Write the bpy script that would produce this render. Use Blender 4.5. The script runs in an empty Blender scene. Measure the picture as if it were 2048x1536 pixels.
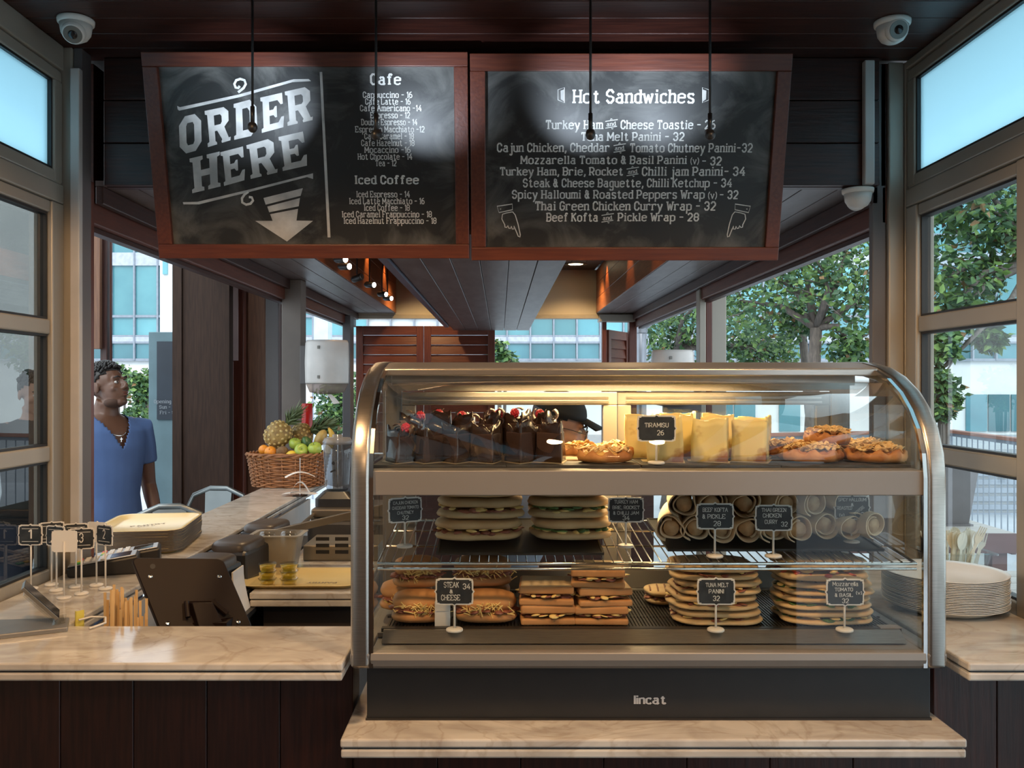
import bpy, math, random
from mathutils import Matrix, Vector
from math import sin, cos, pi, radians
random.seed(7)
SC = bpy.context.scene
COL = SC.collection
# ---------------------------------------------------------------- camera, world, light
CAMZ = 1.5; FP = 1770.0; VX = 1000.0; VY = 767.0
cam_d = bpy.data.cameras.new('camera'); cam = bpy.data.objects.new('camera', cam_d); COL.objects.link(cam)
cam.location = (0, 0, CAMZ); cam.rotation_euler = (pi/2, 0, 0)
cam_d.sensor_width = 36; cam_d.lens = FP/2048*36; cam_d.clip_start = .05; cam_d.clip_end = 500
cam_d.shift_x = (1024-VX)/2048
SC.camera = cam
SC.view_settings.view_transform = 'Standard'; SC.view_settings.look = 'None'
SC.view_settings.gamma = 1; SC.view_settings.use_curve_mapping = False
SC.view_settings.exposure = 0.0
w = bpy.data.worlds.new('sky'); SC.world = w; w.use_nodes = True
bg = w.node_tree.nodes['Background']; bg.inputs[0].default_value = (.80, .92, 1.0, 1); bg.inputs[1].default_value = 2.3

def light(name, kind, loc, energy, col, size=.1, aim=None, spot=None, blend=.6, size_y=None):
    d = bpy.data.lights.new(name, kind); d.energy = energy; d.color = col
    if kind == 'AREA':
        d.size = size
        if size_y: d.shape = 'RECTANGLE'; d.size_y = size_y
    else: d.shadow_soft_size = size
    if spot: d.spot_size = radians(spot); d.spot_blend = blend
    o = bpy.data.objects.new(name, d); COL.objects.link(o); o.location = loc
    if aim is not None:
        o.rotation_euler = (Vector(aim)-Vector(loc)).to_track_quat('-Z', 'Y').to_euler()
    return o
sn = bpy.data.lights.new('facade_fill_sun', 'SUN'); sn.energy = 1.5; sn.angle = radians(25); sn.color = (1, .98, .95)  # soft sun added under the overcast sky to brighten the far facade
so_ = bpy.data.objects.new('facade_fill_sun', sn); COL.objects.link(so_); so_.rotation_euler = Vector((.15, 1, -.75)).to_track_quat('-Z', 'Y').to_euler()
WARM = (1.0, .60, .29)
# ceiling downlights over the customer side of the kiosk
light('ceiling_lamp_light', 'SPOT', (-.55, .9, 2.36), 78, WARM, .09, (-.55, .95, 0), 152, .12)
light('ceiling_lamp_light', 'SPOT', (.6, .8, 2.36), 62, WARM, .09, (.6, .85, 0), 152, .12)
light('ceiling_lamp_light', 'AREA', (0, -.8, 2.36), 12, WARM, .30, (0, -.8, 0))
# downlights inside the kiosk
light('downlight_light', 'SPOT', (.56, 6.45, 2.36), 26, (1, .66, .3), .04, (.56, 6.8, 0), 120)
light('downlight_light', 'SPOT', (-.58, 6.4, 2.36), 26, (1, .66, .3), .04, (-.58, 6.8, 0), 120)
light('downlight_light', 'SPOT', (-.6, 3.3, 2.36), 40, (1, .68, .36), .05, (-.85, 3.0, 0), 130)
light('downlight_light', 'SPOT', (.5, 3.4, 2.36), 22, (1, .68, .36), .05, (.5, 3.2, 0), 130)

# ---------------------------------------------------------------- helpers
def P(px, py, Y): return Vector(((px-VX)/FP*Y, Y, CAMZ-(py-VY)/FP*Y))
def XX(px, Y): return (px-VX)/FP*Y
def ZZ(py, Y): return CAMZ-(py-VY)/FP*Y
def YD(py, Z): return FP*(CAMZ-Z)/(py-VY)      # depth at which height Z shows on row py

class MB:
    def __init__(s): s.v = []; s.f = []
    def add(s, vs, fs, M=None):
        n = len(s.v)
        s.v += [tuple(M @ Vector(q)) for q in vs] if M is not None else [tuple(q) for q in vs]
        s.f += [tuple(i+n for i in f) for f in fs]; return s
    def box(s, x0, x1, y0, y1, z0, z1, M=None):
        vs = [(x, y, z) for z in (z0, z1) for y in (y0, y1) for x in (x0, x1)]
        return s.add(vs, [(0,2,3,1), (4,5,7,6), (0,1,5,4), (2,6,7,3), (0,4,6,2), (1,3,7,5)], M)
    def prism(s, pts, h0, h1, M=None):          # polygon in XY pulled along Z
        n = len(pts)
        vs = [(x, y, h0) for x, y in pts]+[(x, y, h1) for x, y in pts]
        fs = [tuple(range(n-1, -1, -1)), tuple(range(n, 2*n))]+[(i, (i+1) % n, n+(i+1) % n, n+i) for i in range(n)]
        return s.add(vs, fs, M)
    def tube(s, pts, r, n=8, closed=False, M=None, flat=1.0):
        pts = [Vector(p) for p in pts]; k = len(pts)
        rs = r if isinstance(r, (list, tuple)) else [r]*k
        vs = []; up = None
        for i, p in enumerate(pts):
            a = pts[(i-1) % k] if (closed or i) else p
            b = pts[(i+1) % k] if (closed or i < k-1) else p
            t = (b-a).normalized()
            if up is None: up = Vector((0, 0, 1)) if abs(t.z) < .9 else Vector((0, 1, 0))
            side = t.cross(up)
            if side.length < 1e-6: side = t.cross(Vector((1, 0, 0)))
            side.normalize(); u2 = side.cross(t).normalized(); up = u2
            for j in range(n):
                q = 2*pi*j/n
                vs.append(p+side*cos(q)*rs[i]+u2*sin(q)*rs[i]*flat)
        fs = []
        for i in range(k if closed else k-1):
            for j in range(n):
                fs.append((i*n+j, i*n+(j+1) % n, ((i+1) % k)*n+(j+1) % n, ((i+1) % k)*n+j))
        if not closed: fs += [tuple(range(n-1, -1, -1)), tuple(range((k-1)*n, k*n))]
        return s.add(vs, fs, M)
    def lathe(s, prof, n=24, c=(0, 0, 0), M=None, closed=False):
        vs = []; m = len(prof)
        for r, z in prof:
            for j in range(n): vs.append((c[0]+r*cos(2*pi*j/n), c[1]+r*sin(2*pi*j/n), c[2]+z))
        fs = [(i*n+j, i*n+(j+1) % n, ((i+1) % m)*n+(j+1) % n, ((i+1) % m)*n+j) for i in range(m if closed else m-1) for j in range(n)]
        if not closed: fs += [tuple(range(n-1, -1, -1)), tuple(range((m-1)*n, m*n))]
        return s.add(vs, fs, M)
    def ell(s, c, r, nu=16, nv=10, M=None, fn=None, ex=1.0):
        vs = []; fs = []
        if not isinstance(r, (tuple, list)): r = (r, r, r)
        sg = lambda a: math.copysign(abs(a)**ex, a)
        for i in range(nv+1):
            th = pi*i/nv
            for j in range(nu):
                ph = 2*pi*j/nu
                d = Vector((sg(sin(th))*sg(cos(ph)), sg(sin(th))*sg(sin(ph)), sg(cos(th)) if ex != 1 else cos(th)))
                k = fn(d) if fn else 1
                vs.append((c[0]+d.x*r[0]*k, c[1]+d.y*r[1]*k, c[2]+d.z*r[2]*k))
        for i in range(nv):
            for j in range(nu):
                fs.append((i*nu+j, (i+1)*nu+j, (i+1)*nu+(j+1) % nu, i*nu+(j+1) % nu))
        return s.add(vs, fs, M)
    def loft(s, rings, M=None, caps=True):
        n = len(rings[0]); vs = [p for r in rings for p in r]; fs = []
        for i in range(len(rings)-1):
            for j in range(n): fs.append((i*n+j, i*n+(j+1) % n, (i+1)*n+(j+1) % n, (i+1)*n+j))
        if caps: fs += [tuple(range(n-1, -1, -1)), tuple(range((len(rings)-1)*n, len(rings)*n))]
        return s.add(vs, fs, M)
    def mesh(s, name, m=None, smooth=False):
        me = bpy.data.meshes.new(name); me.from_pydata(s.v, [], s.f); me.update()
        if m: me.materials.append(m)
        if smooth: me.polygons.foreach_set('use_smooth', [True]*len(me.polygons))
        return me

def origin(o):
    q = Vector((0, 0, 0))
    while o: q += o.location; o = o.parent
    return q
def tag(o, label=None, cat=None, group=None, kind=None):
    if label: o['label'] = label
    if cat: o['category'] = cat
    if group: o['group'] = group
    if kind: o['kind'] = kind
    return o
def obj(name, mb, m, parent=None, world=True, bevel=0, smooth=False, seg=2, label=None, kind=None, loc=None):
    me = mb if isinstance(mb, bpy.types.Mesh) else mb.mesh(name, m, smooth)
    o = bpy.data.objects.new(name, me); COL.objects.link(o)
    if parent:
        o.parent = parent
        if world: o.location = -origin(parent)
    elif world and not isinstance(mb, bpy.types.Mesh) and loc is None:   # origin at the thing's base
        xs = [q[0] for q in mb.v]; ys = [q[1] for q in mb.v]; zs = [q[2] for q in mb.v]
        c = Vector(((min(xs)+max(xs))/2, (min(ys)+max(ys))/2, min(zs)))
        me.transform(Matrix.Translation(-c)); o.location = c
    if loc is not None: o.location = loc
    if bevel:
        b = o.modifiers.new('bevel', 'BEVEL'); b.width = bevel; b.segments = seg; b.limit_method = 'ANGLE'; b.angle_limit = radians(40)
    if smooth and not me.polygons[0].use_smooth if len(me.polygons) else False:
        me.polygons.foreach_set('use_smooth', [True]*len(me.polygons))
    tag(o, label, kind=kind); return o
def thing(name, label, cat, loc=(0, 0, 0), group=None, rz=0, kind=None):
    o = bpy.data.objects.new(name, None); COL.objects.link(o); o.location = loc; o.rotation_euler = (0, 0, rz)
    o.empty_display_size = .05
    return tag(o, label, cat, group, kind)
def struct(name, loc=(0, 0, 0)): return thing(name, None, None, loc, kind='structure')
def dup(root, loc=None, rz=None, label=None, group=None, scale=None):
    def cp(o, par):
        c = o.copy(); COL.objects.link(c); c.parent = par
        for ch in kids.get(o.name, []): cp(ch, c)
        return c
    kids = {}
    def walk(o):
        kids[o.name] = [c for c in bpy_children(o)]
        for c in kids[o.name]: walk(c)
    walk(root)
    r = cp(root, None)
    if loc is not None: r.location = loc
    if rz is not None: r.rotation_euler = (0, 0, rz)
    if scale is not None: r.scale = scale if isinstance(scale, (tuple, list)) else (scale,)*3
    if label: r['label'] = label
    if group: r['group'] = group
    return r
def bpy_children(o): return [c for c in COL.objects if c.parent is o] if False else list(o.children)
def planks(parent, m, axis, lo, hi, a0, a1, t0, t1, n, gap=.003, bevel=.0012):
    # boards running along axis; split n times across span a0..a1; t0..t1 thickness. axis: 'x/y', 'y/x', 'x/z', 'y/z' (run/split)
    run, sp = axis.split('/'); w_ = (a1-a0)/n; me = None; out = []
    th = ({'x', 'y', 'z'}-{run, sp}).pop()
    for i in range(n):
        if me is None:
            r = {run: (lo, hi), sp: (gap/2, w_-gap/2), th: (t0, t1)}
            b = MB(); b.box(*r['x'], *r['y'], *r['z']); me = b.mesh('plank', m)
        o = bpy.data.objects.new('plank', me); COL.objects.link(o); o.parent = parent
        off = Vector((0, 0, 0)); off['xyz'.index(sp)] = a0+i*w_
        o.location = off-origin(parent)
        bv = o.modifiers.new('bevel', 'BEVEL'); bv.width = bevel; bv.segments = 1
        out.append(o)
    return out

# ---------------------------------------------------------------- materials
def mat(name, c, rough=.5, metal=0, c2=None, sc=6, st=(1, 1, 1), bump=0, f=(.35, .65), det=4, spec=.5, rnd=0, coat=0, sss=0, tr=0):
    m = bpy.data.materials.new(name); m.use_nodes = True; nt = m.node_tree; N = nt.nodes; L = nt.links
    b = N['Principled BSDF']; b.inputs['Base Color'].default_value = (*c, 1)
    b.inputs['Roughness'].default_value = rough; b.inputs['Metallic'].default_value = metal
    b.inputs['Specular IOR Level'].default_value = spec; b.inputs['Coat Weight'].default_value = coat
    if sss: b.inputs['Subsurface Weight'].default_value = sss; b.inputs['Subsurface Scale'].default_value = .01
    if tr: b.inputs['Transmission Weight'].default_value = tr
    if c2 is None: c2 = tuple(x*.82 for x in c)
    tc = N.new('ShaderNodeTexCoord'); mp = N.new('ShaderNodeMapping'); mp.inputs['Scale'].default_value = st
    no = N.new('ShaderNodeTexNoise'); no.inputs['Scale'].default_value = sc; no.inputs['Detail'].default_value = det
    cr = N.new('ShaderNodeValToRGB'); cr.color_ramp.elements[0].position = f[0]; cr.color_ramp.elements[1].position = f[1]
    cr.color_ramp.elements[0].color = (*c, 1); cr.color_ramp.elements[1].color = (*c2, 1)
    L.new(tc.outputs['Object'], mp.inputs[0]); L.new(mp.outputs[0], no.inputs['Vector']); L.new(no.outputs[0], cr.inputs[0])
    last = cr.outputs[0]
    if rnd:
        oi = N.new('ShaderNodeObjectInfo'); va = N.new('ShaderNodeVectorMath'); va.operation = 'SCALE'
        cb = N.new('ShaderNodeCombineXYZ'); L.new(oi.outputs['Random'], cb.inputs[0]); L.new(oi.outputs['Random'], cb.inputs[1]); L.new(oi.outputs['Random'], cb.inputs[2])
        L.new(cb.outputs[0], va.inputs[0]); va.inputs['Scale'].default_value = 37
        ad = N.new('ShaderNodeVectorMath'); ad.operation = 'ADD'; L.new(tc.outputs['Object'], ad.inputs[0]); L.new(va.outputs[0], ad.inputs[1]); L.new(ad.outputs[0], mp.inputs[0])
        hs = N.new('ShaderNodeHueSaturation'); mr = N.new('ShaderNodeMapRange'); mr.inputs[3].default_value = 1-rnd; mr.inputs[4].default_value = 1+rnd
        L.new(oi.outputs['Random'], mr.inputs[0]); L.new(mr.outputs[0], hs.inputs['Value']); L.new(last, hs.inputs['Color']); last = hs.outputs[0]
    L.new(last, b.inputs['Base Color'])
    if bump:
        bp = N.new('ShaderNodeBump'); bp.inputs['Strength'].default_value = min(bump, 1); bp.inputs['Distance'].default_value = .004*max(1, bump)
        L.new(no.outputs[0], bp.inputs['Height']); L.new(bp.outputs[0], b.inputs['Normal'])
    return m
def emit(name, c, s):
    m = bpy.data.materials.new(name); m.use_nodes = True; b = m.node_tree.nodes['Principled BSDF']
    b.inputs['Base Color'].default_value = (*c, 1); b.inputs['Emission Color'].default_value = (*c, 1); b.inputs['Emission Strength'].default_value = s
    return m
def glass(name, tint=(1, 1, 1), ior=1.45, rough=0.0, refl=1.0, milky=None, milk_fac=0.0):
    m = bpy.data.materials.new(name); m.use_nodes = True; nt = m.node_tree; N = nt.nodes; L = nt.links
    N.remove(N['Principled BSDF']); out = N['Material Output']
    t = N.new('ShaderNodeBsdfTransparent'); t.inputs[0].default_value = (*tint, 1)
    g = N.new('ShaderNodeBsdfGlossy'); g.inputs['Roughness'].default_value = rough; g.inputs[0].default_value = (refl, refl, refl, 1)
    fr = N.new('ShaderNodeFresnel'); fr.inputs[0].default_value = ior
    ge = N.new('ShaderNodeNewGeometry'); inv = N.new('ShaderNodeMath'); inv.operation = 'SUBTRACT'; inv.inputs[0].default_value = 1; L.new(ge.outputs['Backfacing'], inv.inputs[1])
    ml = N.new('ShaderNodeMath'); ml.operation = 'MULTIPLY'; L.new(fr.outputs[0], ml.inputs[0]); L.new(inv.outputs[0], ml.inputs[1])
    mx = N.new('ShaderNodeMixShader'); L.new(ml.outputs[0], mx.inputs[0]); L.new(t.outputs[0], mx.inputs[1]); L.new(g.outputs[0], mx.inputs[2])
    last = mx.outputs[0]
    if milky:
        d = N.new('ShaderNodeBsdfDiffuse'); d.inputs[0].default_value = (*milky, 1)
        m2 = N.new('ShaderNodeMixShader'); m2.inputs[0].default_value = milk_fac
        L.new(last, m2.inputs[1]); L.new(d.outputs[0], m2.inputs[2]); last = m2.outputs[0]
    L.new(last, out.inputs[0]); return m

MAH = (.050, .014, .009); MAH2 = (.026, .008, .006)
wood_x = mat('mahogany_along_x', MAH, .42, c2=MAH2, sc=9, st=(1, 14, 14), bump=.15, rnd=.12)
wood_y = mat('mahogany_along_y', MAH, .42, c2=MAH2, sc=9, st=(14, 1, 14), bump=.15, rnd=.12)
wood_z = mat('mahogany_vertical', MAH, .42, c2=MAH2, sc=9, st=(14, 14, 1), bump=.15, rnd=.12)
wood_red_x = mat('red_mahogany_along_x', (.125, .030, .014), .38, c2=(.085, .019, .010), sc=9, st=(1, 14, 14), bump=.1, rnd=.06)
wood_red_y = mat('red_mahogany_along_y', (.13, .034, .017), .42, c2=(.09, .022, .011), sc=9, st=(14, 1, 14), bump=.1, rnd=.06)
wood_red_z = mat('red_mahogany_vertical', (.125, .030, .014), .38, c2=(.085, .019, .010), sc=9, st=(14, 14, 1), bump=.1, rnd=.06)
wood_grey = mat('grey_brown_soffit_board', (.13, .10, .095), .40, c2=(.08, .055, .05), sc=5, st=(5, 1, 5), bump=.08, rnd=.06)
wood_orange_lit = mat('orange_lit_board', (.34, .11, .035), .42, c2=(.24, .07, .025), sc=8, st=(14, 1, 14), bump=.08, rnd=.06)  # lamp glow on the soffit faces put into the board colour
alu = mat('painted_aluminium', (.36, .33, .28), .42, .25, c2=(.32, .295, .25), sc=3)
alu_dark = mat('grey_painted_post', (.12, .11, .11), .5, c2=(.10, .09, .09), sc=3)
pvc = mat('white_trunking', (.48, .46, .44), .5, c2=(.42, .40, .38), sc=8)
rubber = mat('black_rubber', (.012, .012, .013), .5, c2=(.02, .02, .02))
cream = mat('cream_panel', (.55, .47, .33), .55, c2=(.52, .44, .31), sc=3)
frost = glass('frosted_glass', (.8, .93, .97), 1.45, .35, .5, (.70, .88, .93), .55)
_ft = frost.node_tree
for _l in _ft.nodes:
    if _l.type == 'BSDF_DIFFUSE':
        _tr = _ft.nodes.new('ShaderNodeBsdfTranslucent'); _tr.inputs[0].default_value = (.62, .85, .92, 1)
        for lk in list(_ft.links):
            if lk.from_node == _l: _ft.links.new(_tr.outputs[0], lk.to_socket)
for _l in _ft.nodes:
    if _l.type == 'MIX_SHADER' and not _l.inputs[0].is_linked: _l.inputs[0].default_value = .85
win_glass = glass('window_glass', (.86, .90, .90), 1.5)
dark_glass = glass('reflection_dark_window_glass', (.45, .46, .45), 1.5)  # dark tint stands in for the room reflected in the left panes
case_glass = glass('display_case_glass', (.93, .94, .93), 1.38)
clear = glass('clear_plastic', (.90, .90, .88), 1.45, .05)

def marble_mat(name):
    m = bpy.data.materials.new(name); m.use_nodes = True; nt = m.node_tree; N = nt.nodes; L = nt.links
    b = N['Principled BSDF']; b.inputs['Roughness'].default_value = .12; b.inputs['Specular IOR Level'].default_value = .6
    tc = N.new('ShaderNodeNewGeometry'); mp = N.new('ShaderNodeMapping'); mp.inputs['Scale'].default_value = (1, 1.6, 1); mp.inputs['Rotation'].default_value = (0, 0, .5)
    L.new(tc.outputs['Position'], mp.inputs[0])
    n1 = N.new('ShaderNodeTexNoise'); n1.inputs['Scale'].default_value = 7; n1.inputs['Detail'].default_value = 8; n1.inputs['Distortion'].default_value = 1.4
    n2 = N.new('ShaderNodeTexNoise'); n2.inputs['Scale'].default_value = 3; n2.inputs['Detail'].default_value = 6; n2.inputs['Distortion'].default_value = 2.5
    L.new(mp.outputs[0], n1.inputs['Vector']); L.new(mp.outputs[0], n2.inputs['Vector'])
    r1 = N.new('ShaderNodeValToRGB'); e = r1.color_ramp.elements; e[0].position = .3; e[0].color = (.42, .38, .34, 1); e[1].position = .62; e[1].color = (.60, .57, .52, 1)
    r2 = N.new('ShaderNodeValToRGB'); e = r2.color_ramp.elements; e[0].position = .47; e[0].color = (1, 1, 1, 1); e[1].position = .50; e[1].color = (.84, .80, .76, 1)
    x = r2.color_ramp.elements.new(.53); x.color = (1, 1, 1, 1)
    mx = N.new('ShaderNodeMixRGB'); mx.blend_type = 'MULTIPLY'; mx.inputs[0].default_value = 1
    L.new(n1.outputs[0], r1.inputs[0]); L.new(n2.outputs[0], r2.inputs[0]); L.new(r1.outputs[0], mx.inputs[1]); L.new(r2.outputs[0], mx.inputs[2]); L.new(mx.outputs[0], b.inputs['Base Color'])
    return m
marble = marble_mat('polished_marble')
steel = mat('brushed_steel', (.50, .47, .43), .30, .95, c2=(.42, .40, .37), sc=30, st=(1, 20, 20))
steel_flat = mat('satin_case_paint', (.25, .235, .22), .42, .35, c2=(.235, .22, .205), sc=4)
chrome = mat('polished_chrome', (.75, .74, .72), .15, 1)
black = mat('black_plastic', (.014, .013, .013), .38, c2=(.02, .019, .019), sc=12)
black_metal = mat('black_case_base', (.012, .013, .014), .5, c2=(.016, .016, .017), sc=20)
slate = mat('black_slate', (.025, .025, .027), .6, c2=(.045, .045, .047), sc=25, bump=.5)
white = mat('white_plastic', (.72, .70, .66), .4, c2=(.68, .66, .62))
plate_white = mat('white_paper_plate', (.80, .80, .78), .45, c2=(.76, .76, .74))
chalk = mat('white_chalk_paint', (.74, .74, .71), .8, c2=(.54, .54, .52), sc=30, det=6)
chalk_big = mat('brushed_white_chalk_paint', (.60, .60, .58), .75, c2=(.36, .36, .355), sc=16, det=5, st=(1, 1, .5))
board_black = mat('small_sign_black', (.012, .016, .020), .55, c2=(.03, .034, .038), sc=60)

def chalkboard_mat():
    m = bpy.data.materials.new('smeared_chalkboard'); m.use_nodes = True; nt = m.node_tree; N = nt.nodes; L = nt.links
    b = N['Principled BSDF']; b.inputs['Roughness'].default_value = .42
    tc = N.new('ShaderNodeTexCoord')
    n1 = N.new('ShaderNodeTexNoise'); n1.inputs['Scale'].default_value = 6; n1.inputs['Detail'].default_value = 9; n1.inputs['Distortion'].default_value = 1.2; n1.inputs['Roughness'].default_value = .62
    L.new(tc.outputs['Object'], n1.inputs['Vector'])
    # chalk dust left near the rim of the board: generated coordinates, distance to edge
    sp = N.new('ShaderNodeSeparateXYZ'); L.new(tc.outputs['Generated'], sp.inputs[0])
    def edge(o_):
        a = N.new('ShaderNodeMath'); a.operation = 'SUBTRACT'; a.inputs[1].default_value = .5; L.new(o_, a.inputs[0])
        c = N.new('ShaderNodeMath'); c.operation = 'ABSOLUTE'; L.new(a.outputs[0], c.inputs[0]); return c.outputs[0]
    mxx = N.new('ShaderNodeMath'); mxx.operation = 'MAXIMUM'; L.new(edge(sp.outputs[0]), mxx.inputs[0]); L.new(edge(sp.outputs[1]), mxx.inputs[1])
    mr = N.new('ShaderNodeMapRange'); mr.inputs[1].default_value = .40; mr.inputs[2].default_value = .5; mr.inputs[3].default_value = 0; mr.inputs[4].default_value = .13; L.new(mxx.outputs[0], mr.inputs[0])
    ad = N.new('ShaderNodeMath'); ad.operation = 'ADD'; L.new(n1.outputs[0], ad.inputs[0]); L.new(mr.outputs[0], ad.inputs[1])
    r1 = N.new('ShaderNodeValToRGB'); e = r1.color_ramp.elements; e[0].position = .50; e[0].color = (.012, .013, .013, 1); e[1].position = .92; e[1].color = (.17, .17, .16, 1)
    L.new(ad.outputs[0], r1.inputs[0]); L.new(r1.outputs[0], b.inputs['Base Color'])
    return m
chalkboard = chalkboard_mat()

# ---------------------------------------------------------------- lettering
TMP = bpy.data.scenes.new('scratch')
def evaluated_mesh(o, name, m):
    TMP.collection.objects.link(o); vl = TMP.view_layers[0]; vl.update(); dg = vl.depsgraph
    me = bpy.data.meshes.new_from_object(o.evaluated_get(dg)); d = o.data; bpy.data.objects.remove(o)
    if isinstance(d, bpy.types.Mesh): bpy.data.meshes.remove(d)
    else: bpy.data.curves.remove(d)
    me.materials.clear(); me.materials.append(m); me.name = name; return me
GLY = {'A': '044e84 2868', 'B': '141e 1e5e7c7a5919 597876541 4', 'C': '7b7c5e3e1c1634547677', 'D': '141e 1e4e7c764414', 'E': '141e 1e7e7c 1959 147476', 'F': '141e 1e7e7c 1959', 'G': '7c5e3e1c16345476794 9',
 'H': '141e 747e 1979', 'I': '343e', 'J': '6e66442416', 'K': '141e 7e19 3a74', 'L': '1e147476', 'M': '141e579e94', 'N': '141e747e', 'O': '3e1c163454767c5e3e', 'P': '141e 1e5e7c7a5818', 'R': '141e 1e5e7c7a5818 4874',
 'S': '7c5e3e1c1a39597876543416', 'T': '444e 1c1e7e7c', 'U': '1e163454767e', 'V': '1e447e', 'W': '1e345b749e', 'X': '1e74 7e14', 'Y': '1e497e 4944', 'Z': '1c1e7e147476',
 'a': '2a3b5b6a6574 68381715345465', 'b': '1e14 1a3b5b7a75543415', 'c': '6a5b3b1a15345465', 'd': '6e64 6a5b3b1a15345465', 'e': '18787a5b3b1a15345475', 'f': '6d5e4e3d34 1b5b', 'g': '6b61502011 6a5b3b1a15345465',
 'h': '1e14 1a3b5b6a64', 'i': '3b34 3d3e', 'j': '4b41302011 4d4e', 'k': '1e14 6b18 3964', 'l': '3e34', 'm': '1b14 1a2b4b5a54 5a6b8b9a94', 'n': '1b14 1a3b5b6a64', 'o': '3b1a153454757a5b3b', 'p': '1b10 1a3b5b7a75543415',
 'r': '1b14 1a3b5b6a', 's': '6a5b2b1a1928576665542415', 't': '3d35445465 1b5b', 'u': '1b15345465 6b64', 'v': '1b447b', 'w': '1b345a749b', 'x': '1b64 6b14', 'y': '1b44 7b442010', 'z': '1b6b1464',
 '0': '3e1c163454767c5e3e', '1': '2c4e44', '2': '1c3e5e7c7a1474', '3': '1c3e5e7c7a5949 597876543416', '4': '6e1787 6a64', '5': '7e2e193a5a7876543416', '6': '6e3d1a16345476785a3a18', '7': '1e7e34', '8': '3e1c1a39597a7c5e3e 3918163454767859',
 '9': '2455787c5e3e1c1a38587a', '&': '742b2d3e5d5b181634446a', '(': '4e2b2743', ')': '2e4b4723', ',': '252412', '.': '2425', '-': '1969'}
SANS = {'l': '3e34'}
def text_mesh(s, m, size=1.0, off=.0, width=None, serif=True):          # painted slab letters built stroke by stroke
    wt = 1.5+(off/size)*14 if serif else 1.25+(off/size)*13; u = .07*size; b = MB(); x0 = 0; zc = [0]
    def seg(a, c, w_):
        d = (c-a); 
        if d.length < 1e-6: return
        d.normalize(); n_ = Vector((-d.y, d.x))*w_/2; a = a-d*w_*.18; c = c+d*w_*.18; z = zc[0]; zc[0] += 1e-6
        k = len(b.v); b.v += [(a.x+n_.x, a.y+n_.y, z), (a.x-n_.x, a.y-n_.y, z), (c.x-n_.x, c.y-n_.y, z), (c.x+n_.x, c.y+n_.y, z)]; b.f.append((k, k+1, k+2, k+3))
    for ch in s:
        if ch == ' ': x0 += 4.2; continue
        mx = 0; pls = GLY[ch].replace('41 4', '414').replace('4 9', '49').split(' ')
        x0 -= min(int(p_[i], 16) for p_ in pls for i in range(0, len(p_)-1, 2))-(1.0 if serif and ch in 'Iil' else .15)
        for pl in pls:
            pts = [Vector((int(pl[i], 16), int(pl[i+1], 16)-4)) for i in range(0, len(pl)-1, 2)]
            mx = max([mx]+[p.x for p in pts])
            for i in range(len(pts)-1):
                d = pts[i+1]-pts[i]; seg(pts[i]+Vector((x0, 0)), pts[i+1]+Vector((x0, 0)), wt*(.72 if abs(d.x) > abs(d.y)*1.6 else 1.0))
                if 0 < i: 
                    q = pts[i]+Vector((x0, 0)); h = wt*.36; k = len(b.v); z = zc[0]; zc[0] += 1e-6; b.v += [(q.x+h*cos(j*pi/3), q.y+h*sin(j*pi/3), z) for j in range(6)]; b.f.append(tuple(range(k, k+6)))
            if serif and ch not in '&(),.-23567890':
                for e, f in ((pts[0], pts[1]), (pts[-1], pts[-2])):
                    if abs(e.y-f.y) > 1.6*abs(e.x-f.x) and abs(e.y-f.y) > 3 and e.y in (0, 10, 7):
                        l_, r_ = (1.5, 1.5) if e.y != 7 else (1.6, .2)
                        if ch in 'CGS' or (ch == 't' and e.y == 7): continue
                        if ch.islower() and e.y == 10: r_ = .2
                        oy = wt*.3 if e.y == 0 else -wt*.3
                        seg(Vector((x0+e.x-l_, e.y+oy*.4)), Vector((x0+e.x+r_, e.y+oy*.4)), wt*.6)
        x0 += mx+(2.4 if serif else 1.9)+wt*.3+(.7 if serif and ch in 'Iil' else 0)
    xs = [v[0] for v in b.v]; c = (min(xs)+max(xs))/2; k = (width/(max(xs)-min(xs))) if width else u
    b.v = [((x-c)*k, y*u, z) for x, y, z in b.v]
    return b.mesh('lettering', m)
def flat_shape(loops, m, ext=.0, name='shape'):            # filled 2D outline with holes, in XY
    cu = bpy.data.curves.new('c', 'CURVE'); cu.dimensions = '2D'; cu.fill_mode = 'BOTH'; cu.extrude = ext
    for lp in loops:
        sp = cu.splines.new('POLY'); sp.points.add(len(lp)-1); sp.use_cyclic_u = True
        for i, q in enumerate(lp): sp.points[i].co = (q[0], q[1], 0, 1)
    return evaluated_mesh(bpy.data.objects.new('c', cu), name, m)
# ================================================================ SETTING
CEIL = 2.39; XL = -1.15; XR = 1.12
# ceiling: a slab with boards fixed under it
c = struct('ceiling', (0, 2, CEIL))
obj('ceiling_slab', MB().box(-1.6, 1.6, -2.6, 7.1, CEIL+.02, CEIL+.12), wood_x, c)
planks(c, wood_x, 'x/y', -1.2, 1.2, 1.96, 2.44, CEIL, CEIL+.018, 5)
planks(c, wood_x, 'x/y', -1.2, 1.2, -.4, 1.96, CEIL, CEIL+.018, 10)
planks(c, wood_y, 'y/x', 2.46, 6.92, -.80, .74, CEIL, CEIL+.018, 14)
obj('floor', MB().box(-1.6, 1.6, -2.6, 7.2, -.1, 0), mat('dark_floor', (.06, .05, .045), .4, c2=(.04, .035, .03)), kind='structure')
# room behind the camera
wb = MB().box(-1.6, 1.6, -2.7, -2.6, 0, CEIL)
obj('wall_rear', wb, mat('brown_wall', (.20, .13, .09), .6), kind='structure')
for side, x in (('left', -1.25), ('right', 1.2)):
    obj('wall_'+side+'_rear', MB().box(x, x+.05, -2.6, -.5, 0, CEIL), wood_z, kind='structure').name = 'wall_'+side

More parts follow.
